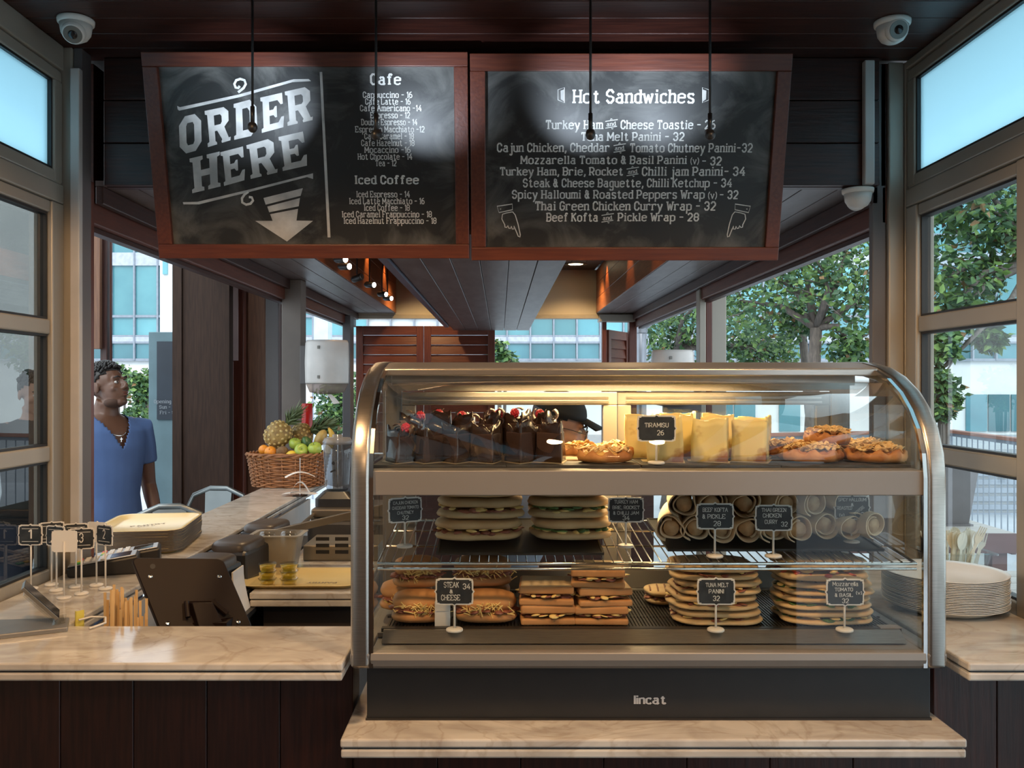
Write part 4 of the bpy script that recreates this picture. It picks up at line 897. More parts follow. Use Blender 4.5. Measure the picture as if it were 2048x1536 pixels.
SG = [('STEAK & CHEESE 34 chalk sign in front of the cheese baguettes', 908, 1256, 910, 1181, 1.668, 'l', [('STEAK', -.08, .16, .40, .2), ('34', .32, .10, .2, .2), ('&', -.08, -.06, .09, .14), ('CHEESE', -.1, -.32, .5, .2)]),
      ('TUNA MELT PANINI 32 chalk sign on the bottom deck', 1431, 1255, 1432, 1181, 1.668, 'l', [('TUNA MELT', .02, .18, .60, .15), ('PANINI', 0, -.06, .40, .15), ('32', 0, -.34, .18, .18)]),
      ('Mozzarella TOMATO & BASIL 32 chalk sign at the lower right', 1688, 1257, 1690, 1182, 1.668, 'l', [('Mozzarella', 0, .24, .68, .15), ('TOMATO', -.04, .04, .48, .13), ('& BASIL', -.04, -.17, .48, .13), ('(v)', .36, -.08, .16, .12), ('32', 0, -.40, .18, .16)]),
      ('BEEF KOFTA & PICKLE 28 chalk sign before the wraps', 1431, 1105, 1428, 1031, 1.70, 'r', [('BEEF KOFTA', 0, .18, .68, .15), ('& PICKLE', -.04, -.08, .62, .16), ('28', .05, -.36, .2, .18)]),
      ('THAI GREEN CHICKEN CURRY 32 chalk sign before the wraps', 1546, 1106, 1547, 1034, 1.70, 'r', [('THAI GREEN', 0, .24, .66, .14), ('CHICKEN', -.05, .02, .5, .15), ('CURRY', -.08, -.22, .34, .15), ('32', .28, -.32, .18, .17)]),
      ('SPICY HALLOUMI & ROASTED PEPPERS 32 chalk sign at the right of the wraps', 1703, 1084, 1703, 1014, 1.80, 'r', [('SPICY HALLOUMI', 0, .26, .80, .13), ('&', .0, .06, .08, .12), ('ROASTED', -.22, -.08, .42, .13), ('PEPPERS', .22, -.16, .34, .12, .7), ('(v)', -.3, -.36, .14, .12), ('32', .34, -.36, .18, .17)]),
      ('TURKEY HAM BRIE, ROCKET & CHILLI JAM 34 chalk sign on the wire rack', 1251, 1090, 1252, 1018, 1.77, 'r', [('TURKEY HAM', 0, .26, .66, .14), ('BRIE, ROCKET', 0, .04, .76, .13), ('& CHILLI JAM', 0, -.18, .72, .13), ('34', 0, -.40, .2, .17)]),
      ('CAJUN CHICKEN CHEDDAR TOMATO CHUTNEY 32 chalk sign, far left on the rack', 809, 1092, 810, 1018, 1.77, 'r', [('CAJUN CHICKEN', 0, .24, .74, .12), ('CHEDDAR TOMATO', 0, .04, .8, .12), ('CHUTNEY', 0, -.16, .5, .12), ('32', 0, -.38, .2, .16)]),
      ('TIRAMISU 26 chalk sign before the cream-coloured cake slices', 1316, 928, 1309, 856, 1.685, 't', [('TIRAMISU', 0, .05, .62, .16), ('26', .1, -.25, .18, .18)])]
for lab, bx, by, qx, qy, y, kind_, lines in SG:
    z0 = {'l': 1.0345, 'r': rz_(y)+.005, 't': 1.3475}[kind_]
    wd = .071 if kind_ != 't' else .073; zc = ZZ(qy, y); h_ = .050
    rzv = {'SPICY': 0, 'CAJUN': .45}.get(lab.split()[0], 0)
    sign(lab, (XX((bx+qx)/2, y), y, z0), wd*(.98 if rzv else 1), h_, round(zc+h_/2-z0, 3), lines, rz=rzv)
# ================================================================ FOOD IN THE CASE
rf = random.Random(11)
choc = mat('dark_chocolate_sheet', (.022, .011, .008), .24, c2=(.045, .025, .018), sc=14, bump=.25); choc_in = mat('chocolate_cake', (.05, .022, .014), .8, sc=40, bump=.6); choc_curl = mat('chocolate_shaving', (.13, .085, .07), .5, c2=(.08, .05, .04), sc=20)
rasp = mat('raspberry', (.62, .04, .06), .45, c2=(.5, .02, .04), sc=60, bump=1); card = mat('gold_cake_card', (.62, .52, .36), .35, .5)
custard = mat('pale_cream_sheet', (.78, .66, .30), .45, c2=(.80, .70, .38), sc=5, sss=.1)
def stained(name, c, c2, sc=9, a=.56, b=.66, rough=.5):
    return mat(name, c, rough, c2=c2, sc=sc, f=(a, b), det=6, sss=.05)
tira = stained('cream_with_cocoa_dust', (.80, .68, .32), (.36, .15, .05), 15, .54, .64)
def top_z(kind, u, ph): return 0
def cake(label, loc, rz, h, seed, topping, kind='choc', group=None, name='cake_slice'):
    r = random.Random(seed); t = thing(name, label, 'cake', loc, group, rz)
    m1, m2 = (choc, choc_in) if kind == 'choc' else (tira, custard)
    A, Bp, Cc = Vector((-.034, .004)), Vector((.014, -.034)), Vector((.030, .040))
    obj('cake_card', MB().prism([(A.x-.006, A.y-.004), (Bp.x+.002, Bp.y-.007), (Cc.x+.005, Cc.y+.004), (A.x, Cc.y+.006)], 0, .0012), card, t, world=False)
    path = [A.lerp(Bp, i/9) for i in range(10)]+[Bp.lerp(Cc, i/9) for i in range(1, 10)]+[Cc.lerp(Vector((A.x+.01, A.y+.03)), i/5) for i in range(1, 6)]
    path = [p for p in path]; cen = Vector((.004, .006)); ph = r.uniform(0, 6)
    rings = []; nz = 6
    for k in range(nz+1):
        f = k/nz; ring = []
        for i, p in enumerate(path):
            u = i/(len(path)-1); amp = .0035 if kind == 'choc' else .0025
            hh = h*(1+ (.10 if kind == 'choc' else .02)*sin(u*9+ph))+amp*sin(u*23+ph*2)
            tp = 1-(.16 if kind == 'choc' else .03)*f
            if kind == 'choc' and i == 9: hh += .006
            if kind == 'choc' and 2 < i < 7 and r.random() < .5 and k == nz: hh -= .004
            q = cen+(p-cen)*tp; ring.append((q.x+.0015*sin(u*12+f*3+ph), q.y, .0015+hh*f))
        rings.append(ring)
    b = MB(); n = len(path)
    vs = [p for rg in rings for p in rg]; fs = [(k*n+i, k*n+i+1, (k+1)*n+i+1, (k+1)*n+i) for k in range(nz) for i in range(n-1)]
    b.add(vs, fs); o = obj('chocolate_wrap' if kind == 'choc' else 'cream_side', b, m1, t, world=False, smooth=True)
    so = o.modifiers.new('thickness', 'SOLIDIFY'); so.thickness = .0018 if kind == 'choc' else .004; so.offset = -1
    tri = [cen+(p-cen)*.93 for p in (A, Bp, Cc, Vector((A.x+.01, A.y+.03)))]
    obj('sponge', MB().prism([(p.x, p.y) for p in tri], .0015, h*(.80 if kind == 'choc' else .97)), m2, t, world=False, bevel=.002)
    if topping:
        b = MB()
        for i in range(9):
            c = Vector((cen.x+r.uniform(-.016, .016), cen.y+r.uniform(-.012, .022), h*.84+r.uniform(0, .016))); a0 = r.uniform(0, 6); rr_ = r.uniform(.007, .012)
            pts = [(c.x+rr_*cos(a0+q*.6), c.y+r.uniform(-.002, .002)+q*.0016, c.z+rr_*sin(a0+q*.6)) for q in range(7)]
            s_ = .006; vs = []
            for p in pts: vs += [(p[0]-s_*.3, p[1]-s_, p[2]), (p[0]+s_*.3, p[1]+s_, p[2]+.002)]
            b.add(vs, [(2*q, 2*q+2, 2*q+3, 2*q+1) for q in range(6)])
        o = obj('chocolate_curls', b, choc_curl, t, world=False, smooth=True); so = o.modifiers.new('th', 'SOLIDIFY'); so.thickness = .0012
        b = MB().ell((0, 0, 0), (.0085, .0085, .0095), 14, 10)
        for i in range(40):
            th = math.acos(1-2*(i+.5)/40); phh = i*2.4; b.ell((.008*sin(th)*cos(phh), .008*sin(th)*sin(phh), .009*cos(th)), .0024, 6, 4)
        q = r.choice((-1, 1)); obj('raspberry', b, rasp, t, world=False, smooth=True, loc=(cen.x+q*.010, cen.y-.004, h*.98+.004))
    return t
SZ = 1.3415
for i, (a, b_) in enumerate(((745, 1012), (1013, 1281), (1284, 1562), (1564, 1822))):
    y0 = 1.672; x0, x1 = XX(a, y0), XX(b_, y0); r = random.Random(i)
    pts = [(x0, y0), (x0+.06, y0+.001), (x0+.1, y0-.001), (x1, y0), (x1, y0+.1), (x1-.002, 1.93), (x0+.002, 1.93), (x0, y0+.12)]
    o = obj('slate_board', MB().prism(pts, SZ+.0002, SZ+.0055), slate, bevel=.0008)
    tag(o, ('first', 'second', 'third', 'fourth')[i]+' black slate serving board from the left on the top shelf', 'serving board', 'slate boards on the top shelf')
zs_ = SZ+.0057
FR = [(798, 862, .064, -.40), (854, 852, .066, -.45), (910, 846, .070, -.30), (972, 848, .070, -.05), (1040, 840, .074, -.4), (1105, 848, .073, .05)]
for i, (px, tp, h, rz) in enumerate(FR):
    y = 1.728; cake(('first', 'second', 'third', 'fourth', 'fifth', 'sixth')[i]+' chocolate-wrapped cake slice from the left, front row', (XX(px, y), y, zs_), rz, h, i+1, i == 0, group='chocolate cake slices')
BK = [(828, .084), (884, .088), (930, .084), (985, .088), (1035, .090), (1085, .088)]
for i, (px, h) in enumerate(BK):
    y = 1.832; cake(('first', 'second', 'third', 'fourth', 'fifth', 'sixth')[i]+' chocolate cake slice with curls and raspberry from the left, back row', (XX(px, y), y, zs_), .3-.1*i, h, i+21, True, group='chocolate cake slices')
for i, (px, y, h, rz) in enumerate(((1337, 1.74, .086, .1), (1428, 1.745, .082, .0), (1507, 1.742, .078, -.1), (1290, 1.84, .088, .3), (1362, 1.845, .090, 0), (1440, 1.85, .086, .1), (1512, 1.85, .082, -.1))):
    lab = ('cream-coloured tiramisu slice right behind the TIRAMISU sign', 'middle tiramisu slice of the front row, with a diagonal cocoa stain', 'right-hand tiramisu slice of the front row, beside the almond tarts', 'leftmost tiramisu slice of the back row', 'second tiramisu slice from the left in the back row', 'third tiramisu slice from the left in the back row', 'rightmost tiramisu slice of the back row')[i]
    t = cake(lab, (XX(px, y), y, zs_), rz, h, i+41, False, 'tira', 'tiramisu slices'); t.scale = (1.28, 1.0, 1)
crust = mat('golden_crust', (.62, .30, .10), .6, c2=(.40, .15, .04), sc=30, bump=.8); egg = mat('yellow_baked_topping', (.80, .58, .20), .5, c2=(.62, .32, .09), sc=35, bump=.8); almond = mat('almond_flakes', (.84, .66, .36), .6, c2=(.66, .40, .15), sc=90)
def tart(label, loc, r_, h, seed, m_top, flakes, name, group, rz=0):
    r = random.Random(seed); t = thing(name, label, 'pastry', loc, group, rz); n = 36; a, b_, c_ = (r.uniform(0, 6) for _ in range(3))
    rr_ = lambda q, k: r_*k*(1+.07*sin(3*q+a)+.06*sin(5*q+b_)+.05*sin(11*q+c_))
    prof_ = [(.70, 0, 0), (.95, .003, .0), (1.0, h*.35, .001), (.98, h*.66, .005), (.90, h*.72, .006), (.80, h*.55, .003)]
    rings = [[(rr_(2*pi*j/n, k)*cos(2*pi*j/n), .82*rr_(2*pi*j/n, k)*sin(2*pi*j/n), z+am*sin(9*2*pi*j/n+a)) for j in range(n)] for k, z, am in prof_]
    obj('pastry_crust', MB().loft(rings), crust, t, world=False, smooth=True)
    obj('filling', MB().ell((0, 0, h*.55), (r_*.82, r_*.68, h*.35), 24, 10, fn=lambda d: 1+.05*sin(9*d.x+a)*cos(8*d.y+b_)), m_top, t, world=False, smooth=True)
    b = MB()
    for i in range(flakes):
        q = r.uniform(0, 2*pi); k = r.random()**.6*.9; c = Vector((r_*k*cos(q), r_*.8*k*sin(q), h*.80+(1-k)*h*.26+r.uniform(-.001, .004)))
        R_ = Matrix.Translation(c) @ Matrix.Rotation(r.uniform(-.8, .8), 4, 'X') @ Matrix.Rotation(r.uniform(-.8, .8), 4, 'Y') @ Matrix.Rotation(r.uniform(0, 6), 4, 'Z'); s_ = r.uniform(.7, 1.4)
        pts = [(.0082*s_*cos(w_)*(1+.1*cos(w_)), .0045*s_*sin(w_)) for w_ in [2*pi*j/7 for j in range(7)]]; b.prism(pts, 0, .0008, R_)
    obj('almond_flakes' if m_top is not egg else 'baked_crumbs', b, almond, t, world=False, kind='stuff')
    obj('paper_disc', MB().lathe([(r_*.62, -.0008), (r_*.80, .0003)], 24), mat('tart_paper', (.7, .6, .45), .6) if seed == 60 else bpy.data.materials['gold_cake_card'], t, world=False)
    return t
for i, (px, y, r_, lab) in enumerate(((1207, 1.735, .052, 'front round savoury pastry between the chocolate cakes and the tiramisu'), (1168, 1.85, .045, 'savoury pastry behind, half hidden by the last chocolate cake'), (1238, 1.86, .045, 'savoury pastry at the back, behind the front round pastry'))):
    tart(lab, (XX(px, y), y, zs_+.001), r_, .026, 60+i, egg, 60, 'savoury_pastry', 'savoury pastries')
for i, (px, y, r_, z, lab) in enumerate(((1625, 1.745, .060, 0, 'front almond tart on the left, next to the tiramisu'), (1752, 1.745, .066, 0, 'front almond tart on the far right, reaching towards the glass'), (1580, 1.86, .055, .0, 'almond tart at the back left of the almond group'), (1660, 1.87, .055, .0, 'almond tart in the middle of the back row'), (1735, 1.87, .055, .0, 'almond tart at the back right of the almond group'), (1655, 1.80, .05, .030, 'almond tart lying on top of the others'))):
    tart(lab, (XX(px, y), y, zs_+.001+z), r_, .030, 70+i, crust, 190, 'almond_tart', 'almond tarts', rz=i)

bread = mat('pale_panini_bread', (.60, .44, .24), .7, c2=(.50, .33, .16), sc=18, bump=.4); bread_g = mat('toasted_bread', (.58, .30, .12), .65, c2=(.44, .20, .07), sc=14, bump=.4); crumb = mat('soft_crumb', (.70, .55, .34), .8, c2=(.62, .46, .26), sc=30, bump=.5)
ham = mat('cooked_meat', (.34, .12, .07), .5, c2=(.22, .07, .045), sc=30, bump=.6); cheese = mat('melted_cheese', (.80, .60, .24), .5, c2=(.74, .52, .18), sc=20, bump=.3); greens = mat('salad_leaf', (.10, .20, .05), .5, c2=(.05, .11, .03), sc=20); grillm = mat('grill_mark', (.24, .12, .06), .7); tomato = mat('tomato_slice', (.55, .08, .05), .35, c2=(.45, .12, .06), sc=20)
def filling(t, rx, ry, z, h, m, n, seed, nm, rnd_=.9, sz=1.0):
    r = random.Random(seed); b = MB()
    for i in range(n):
        q = 2*pi*i/n+r.uniform(-.2, .2); k = rnd_*r.uniform(.88, 1.04)
        c = (rx*k*cos(q), ry*k*sin(q), z+r.uniform(-.3, .3)*h)
        M = Matrix.Translation(c) @ Matrix.Rotation(r.uniform(0, 3), 4, 'Z') @ Matrix.Rotation(r.uniform(-.35, .35), 4, 'X'); b.ell((0, 0, 0), (sz*r.uniform(.010, .018), sz*r.uniform(.006, .011), h*r.uniform(.25, .5)), 8, 5, M)
    obj(nm, b, m, t, world=False, smooth=True, kind='stuff' if n > 30 else None)
def bun(t, nm, rx, ry, z, h, m, dome=.6, seed=0, ex=.6):
    a = seed*1.7
    obj(nm, MB().ell((0, 0, z), (rx, ry, h), 30, 10, fn=lambda d: 1+.03*sin(3*math.atan2(d.y, d.x)+a)+.02*sin(7*math.atan2(d.y, d.x)+a), ex=ex), m, t, world=False, smooth=True)
def panini(label, loc, rx, ry, th, seed, fills, m=None, marks=True, rz=0, group=None, name='panini_sandwich'):
    t = thing(name, label, 'sandwich', loc, group, rz); m = m or bread
    bun(t, 'bottom_bread', rx, ry, th*.22, th*.22, m, seed=seed); bun(t, 'top_bread', rx*.98, ry*.98, th*.75, th*.25, m, seed=seed+1)
    for i, (mm, nm, n) in enumerate(fills): filling(t, rx, ry, th*(.40+.12*i), th*.20, mm, n, seed*5+i, nm, .90)
    if marks:
        b = MB()
        for i in range(-3, 4):
            x = i*rx*.27; yy = ry*.80*math.sqrt(max(0, 1-(x/rx)**2)); hz = lambda y: th*.765+th*.24*math.sqrt(math.sqrt(max(0, 1-(x/rx)**2*.9-(y/ry)**2*.9)))
            b.tube([(x+yy*.12*k/4, yy*k/4, hz(yy*k/4)) for k in range(-4, 5)], .0022, 5, flat=.4)
        obj('grill_marks', b, grillm, t, world=False)
    return t
dkt = mat('black_serving_tray', (.02, .02, .02), .45)
def btray(label, x0, x1, y0, y1, tilt_=True):
    a = math.atan2(zr2-zf_, ry1-ry0); z = rz_(y0)+.0052
    t = thing('serving_tray', label, 'tray', ((x0+x1)/2, y0, z)); t.rotation_euler = (a, 0, 0); w2 = (x1-x0)/2; d_ = y1-y0
    obj('tray_base', MB().box(-w2, w2, 0, d_, 0, .003), dkt, t, world=False, bevel=.001)
    for q in ((-w2, -w2+.004, 0, d_), (w2-.004, w2, 0, d_), (-w2+.004, w2-.004, 0, .003), (-w2+.004, w2-.004, d_-.003, d_)): obj('tray_rim', MB().box(*q, .0031, .0055), dkt, t, world=False)
    return t
btray('black tray under the two sandwich piles on the left half of the rack', XX(872, 1.715), XX(1208, 1.715), 1.712, 1.99)
btray('black tray under the rolled wraps on the right half of the rack', XX(1335, 1.74), XX(1768, 1.74), 1.738, 1.99)
for j, (px, y, rx, fl, nm) in enumerate(((957, 1.825, .088, [(ham, 'meat_filling', 24), (cheese, 'cheese_filling', 14)], 'chicken'), (1140, 1.83, .083, [(cheese, 'cheese_filling', 16), (greens, 'leaf_filling', 20)], 'ham and rocket'))):
    z = rz_(y)+.010
    for k in range(4):
        th = .043 if k < 3 else .036
        panini(('bottom', 'second', 'third', 'topmost')[k]+' '+nm+' sandwich in the '+('left' if j == 0 else 'right')+' pile on the wire rack', (XX(px, y)+rf.uniform(-.006, .006), y, z+.002), rx, .072, th, 10*j+k+1, fl, marks=False, rz=rf.uniform(-.1, .1), group='sandwich piles on the wire rack')
        z += th+.0005
DZ = 1.0345
z = DZ
for k in range(4):
    panini(('bottom', 'second', 'third', 'topmost')[k]+' flat round panini in the pile behind the TUNA MELT sign', (XX(1425, 1.765)+(.003, -.003, .004, -.004)[k], 1.765, z), .087, .075, .0285, 50+k, [(ham, 'tuna_filling', 20), (cheese, 'cheese_filling', 12)], group='tuna melt paninis'); z += .0288
z = DZ
for k, th in enumerate((.028, .026, .028, .040)):
    panini(('bottom', 'second', 'third', 'topmost, thickest')[k]+' panini in the pile behind the Mozzarella sign', (XX(1640, 1.768)+(.002, -.004, .003, -.006)[k], 1.768, z), .092, .075, th, 60+k, [(tomato if k == 3 else greens, 'tomato_filling' if k == 3 else 'basil_filling', 20), (cheese, 'mozzarella_filling', 12)], group='mozzarella paninis'); z += th+.0005
for i, (px, y, z, lab) in enumerate(((1345, 1.90, DZ, 'panini lying behind and left of the tuna melt pile'), (1555, 1.91, DZ+.03, 'small panini behind, between the two round piles'))):
    panini(lab, (XX(px, y), y, z), .06, .05, .03, 80+i, [(ham, 'meat_filling', 16)], group='loose paninis at the back') if i == 0 else None
# toasties: square slices
def toastie(label, loc, w_, d_, th, seed, rz=0):
    t = thing('toasted_sandwich', label, 'sandwich', loc, 'toasties on the bottom deck', rz); r = random.Random(seed)
    for nm, z0, z1 in (('bottom_slice', 0, th*.34), ('top_slice', th*.60, th)):
        o = obj(nm, MB().box(-w_/2, w_/2, -d_/2, d_/2, z0, z1), bread_g, t, world=False, bevel=.004, seg=3)
    obj('crumb_face', MB().box(-w_/2+.004, w_/2-.004, -d_/2+.004, d_/2-.004, th, th+.0005), crumb, t, world=False)
    filling(t, w_*.50, d_*.50, th*.46, th*.16, ham, 16, seed, 'ham_filling', .92); filling(t, w_*.50, d_*.50, th*.52, th*.16, cheese, 18, seed+1, 'cheese_filling', .98, .8)
    return t
z = DZ
for k in range(2): toastie(('bottom', 'top')[k]+' toastie of the lower pile, left of the taller toastie pile', (XX(1093, 1.75), 1.755, z), .106, .10, .037, 90+k, (.03, -.05)[k]); z += .0378
z = DZ
for k in range(3): toastie(('bottom', 'middle', 'top')[k]+' toastie of the tall pile at the middle of the bottom deck', (XX(1200, 1.75)+(.0, .004, -.004)[k], 1.755, z), .104, .10, .035, 95+k, (-.04, .06, -.1)[k]); z += .0358
# baguettes
def baguette(label, loc, L_, seed, rz=0):
    t = thing('filled_baguette', label, 'sandwich', loc, 'steak and cheese baguettes', rz); r = random.Random(seed)
    obj('bottom_crust', MB().ell((0, 0, .012), (L_/2, .034, .012), 28, 8, ex=.75), bread_g, t, world=False, smooth=True)
    M = Matrix.Translation((0, .006, .040)) @ Matrix.Rotation(.25, 4, 'X'); obj('top_crust', MB().ell((0, 0, 0), (L_/2*.98, .033, .016), 28, 8, M, ex=.78), bread_g, t, world=False, smooth=True)
    filling(t, L_/2*.9, .030, .025, .008, ham, 22, seed, 'steak_filling', .95)
    b = MB()
    for i in range(70):
        c = Vector((r.gauss(0, L_*.17), -.020-r.random()*.014, .024+r.uniform(-.006, .014))); d = Vector((r.uniform(-1, 1), r.uniform(-.3, .3), r.uniform(-.9, .6))).normalized()*r.uniform(.004, .010)
        b.tube([c-d, c+Vector((0, -.001, .0008)), c+d], .0011, 5)
    obj('cheese_shreds', b, cheese, t, world=False, kind='stuff'); return t
baguette('lower left cheese baguette, at the very left of the bottom deck', (XX(836, 1.735), 1.74, DZ), .105, 1, .0)
baguette('cheese baguette right of the STEAK & CHEESE sign', (XX(972, 1.735), 1.74, DZ), .122, 2, -.02)
baguette('cheese baguette lying behind at the left', (XX(815, 1.86), 1.835, DZ+.0), .11, 3, .05); baguette('cheese baguette lying behind at the right', (XX(962, 1.84), 1.838, DZ), .125, 4, .02)
baguette('upper left cheese baguette resting across the lower ones', (XX(835, 1.79), 1.79, DZ+.057), .10, 5, .05); baguette('upper right baguette resting across the lower ones', (XX(965, 1.8), 1.80, DZ+.057), .12, 6, .0)
bx = thing('small_carton', 'small white folded carton between the two front baguettes', 'carton', (XX(885, 1.70), 1.705, DZ))
obj('carton_body', MB().prism([(-.015, -.006), (.015, -.006), (.013, .012), (-.013, .012)], 0, .048), white, bx, world=False, bevel=.001); obj('carton_flap', MB().box(-.013, .013, -.0075, -.0062, .030, .0478), white, bx, world=False)
# wraps
tort = mat('floury_tortilla', (.74, .60, .42), .75, c2=(.58, .42, .25), sc=12, bump=.3, det=6); wfill = mat('wrap_filling', (.60, .42, .24), .7, c2=(.40, .24, .11), sc=40, bump=.7)
def wrap_mesh(seed, L_):
    r = random.Random(seed); b = MB(); nt_ = 44; nz = 6; a0 = r.uniform(0, 6.3); rings = []
    for k in range(nz+1):
        f = k/nz; ring = []
        for i in range(nt_+1):
            u = i/nt_; q = a0+u*2*pi*1.45; rad = .0175+.012*u
            rad *= 1+.09*sin(3*q+seed)+.07*sin(6*f+q*2+seed)
            yy = L_*f+(.004*sin(q*2+seed) if k == 0 else 0)+(.004 if k == 0 else 0)*(1-u)
            ring.append((rad*cos(q)*1.06, yy, rad*sin(q)*.94*(1-.04*sin(5*f))+.030))
        rings.append(ring)
    n = nt_+1
    b.add([p for rg in rings for p in rg], [(k*n+i, k*n+i+1, (k+1)*n+i+1, (k+1)*n+i) for k in range(nz) for i in range(nt_)]); return b
wraps = []
for s_ in range(4):
    t = thing('rolled_wrap', 'prototype', 'wrap', (0, 0, 0)); o = obj('tortilla', wrap_mesh(s_+3, .145), tort, t, world=False, smooth=True); so = o.modifiers.new('th', 'SOLIDIFY'); so.thickness = .0024; so.offset = 0
    obj('wrap_core', MB().tube([(0, .006, .030), (0, .07, .030), (0, .142, .030)], [.0155, .016, .0155], 12), wfill, t, world=False, smooth=True); wraps.append(t)
WL = [(1342, 0, .25, 'leftmost wrap of the bottom layer'), (1392, 0, .1, 'second wrap of the bottom layer'), (1443, 0, 0, 'third wrap of the bottom layer, behind the BEEF KOFTA stem'), (1497, 0, 0, 'fourth wrap of the bottom layer'), (1549, 0, -.1, 'fifth wrap of the bottom layer, behind the THAI GREEN stem'),
      (1600, 0, -.15, 'sixth wrap of the bottom layer'), (1652, 0, -.2, 'seventh wrap of the bottom layer'), (1703, 0, -.25, 'eighth wrap of the bottom layer'), (1751, 0, -.5, 'rightmost wrap of the bottom layer'),
      (1368, 1, .2, 'leftmost wrap of the middle layer'), (1425, 1, .1, 'second wrap of the middle layer'), (1490, 1, .05, 'third wrap of the middle layer'), (1575, 1, -.3, 'fourth wrap of the middle layer'), (1630, 1, -.35, 'fifth wrap of the middle layer'), (1690, 1, -.3, 'rightmost wrap of the middle layer'),
      (1390, 2, .3, 'leftmost wrap of the top layer'), (1528, 2, .15, 'middle wrap of the top layer'), (1655, 2, -.4, 'rightmost wrap of the top layer')]
for i, (px, ly, rz, lab) in enumerate(WL):
    y = 1.762+.012*ly+rf.uniform(-.006, .006)+(.03 if px > 1640 else 0); z = rz_(y)+.0125+ly*.047
    src = wraps[i % 4]
    if i < 4: t = src; t.location = (XX(px, y), y, z); t.rotation_euler = (.085, 0, -rz); t['label'] = lab; t['group'] = 'rolled wraps on the rack'
    else: t = dup(src, (XX(px, y), y, z), -rz, lab, 'rolled wraps on the rack'); t.rotation_euler = (.085, 0, -rz)
# ================================================================ ON THE LEFT COUNTER
# table number signs
num = lambda s_: [(s_, 0, -.16, .16 if len(s_) == 1 else .34, .42)]
def tnum(label, px, py, top_py, digit, rz, wpx=None):
    y = YD(py, 1.0); t = sign(label, (XX(px, y), y, 1.0),   .058, .050, .158, num(digit) if digit else [], rz, 'table number signs', 'table_number_sign', 'table number')
    for dz in (.43, -.43):
        q = .34 if dz > 0 else -.36
        obj('painted_rule', MB().box(-.020, .020, -.0046, -.0042, -.0006, .0006), chalk, t, world=False, loc=(0, 0, .133+dz*.036))
    return t
tnum('table number sign reading 1, standing at the far left', 62, 1178, 0, '1', .0)
tnum('table number sign partly hidden behind the sign reading 1', 103, 1170, 0, '5', .55)
tnum('table number sign turned sideways with squiggly lettering, above the blank sign', 113, 1181, 0, '7', -.35)
tnum('table number sign turned away showing its plain cream back, in front', 128, 1196, 0, '4', pi+.05)
tnum('table number sign reading 3, right behind the plain cream one', 163, 1188, 0, '3', .3)
tnum('table number sign half hidden behind the sign reading 3', 152, 1174, 0, '8', .3)
tnum('table number sign showing its plain back, between 3 and 2', 193, 1171, 0, '6', pi-.3)
tnum('table number sign reading 2, the rightmost of the group', 211, 1178, 0, '2', -.5)
# card terminals
def terminal(label, loc, rz):
    t = thing('card_terminal', label, 'card reader', loc, 'card terminals', rz)
    obj('body', MB().loft([[(-.042, -.085, 0), (.042, -.085, 0), (.042, .085, 0), (-.042, .085, 0)], [(-.042, -.088, .026), (.042, -.088, .026), (.042, .085, .050), (-.042, .085, .050)]]), black, t, world=False, bevel=.006)
    M = Matrix.Translation((0, -.088, .026)) @ Matrix.Rotation(math.atan2(.024, .173), 4, 'X')
    obj('face_plate', MB().box(-.038, .038, .004, .168, .0002, .003, M), mat('silver_plate', (.45, .45, .46), .35, .5), t, world=False, bevel=.002)
    obj('screen', MB().box(-.028, .028, .105, .155, .0032, .0040, M), lens_blk, t, world=False)
    cols_ = [white]*9+[mat('red_key', (.7, .05, .03), .5), mat('yellow_key', (.8, .6, .05), .5), mat('green_key', (.1, .5, .08), .5)]
    for i in range(12):
        cx, cy = -.024+(i % 3)*.024, .088-(i//3)*.020
        obj('key', MB().box(cx-.009, cx+.009, cy-.006, cy+.006, .0032, .0062, M), cols_[i], t, world=False)
    return t
terminal('card payment terminal nearer the viewer, behind the number signs', (-1.045, 2.34, 1.0), -1.25)
t2 = terminal('card payment terminal farther back, touching the tray stack', (-1.03, 2.45, 1.0), -1.25)
# tray stack
tray_y = mat('cream_yellow_tray', (.72, .55, .24), .22, c2=(.70, .53, .23), sc=3); tray_edge = mat('dark_tray_edge', (.08, .06, .045), .5)
def rrect(w_, d_, r_, n=5):
    pts = []
    for cx, cy, a in ((w_/2-r_, d_/2-r_, 0), (-w_/2+r_, d_/2-r_, 90), (-w_/2+r_, -d_/2+r_, 180), (w_/2-r_, -d_/2+r_, 270)):
        for i in range(n+1): q = radians(a+90*i/n); pts.append((cx+r_*cos(q), cy+r_*sin(q)))
    return pts
def tray_mesh(w_, d_):
    R_ = [rrect(w_-.045, d_-.045, .03), rrect(w_-.012, d_-.012, .045), rrect(w_, d_, .05), rrect(w_-.003, d_-.003, .049), rrect(w_-.018, d_-.018, .043), rrect(w_-.05, d_-.05, .028)]
    Z_ = [0, .011, .0125, .0140, .0125, .0022]
    return MB().loft([[(x, y, z) for x, y in rg] for rg, z in zip(R_, Z_)])
tm = tray_mesh(.265, .37); tme = tm.mesh('tray_surface', tray_y, True)
ORD = 'topmost second third fourth fifth sixth seventh eighth ninth tenth eleventh twelfth thirteenth fourteenth fifteenth sixteenth seventeenth eighteenth nineteenth'.split()
logo = mat('tray_print', (.16, .12, .08), .6); nsk = 14
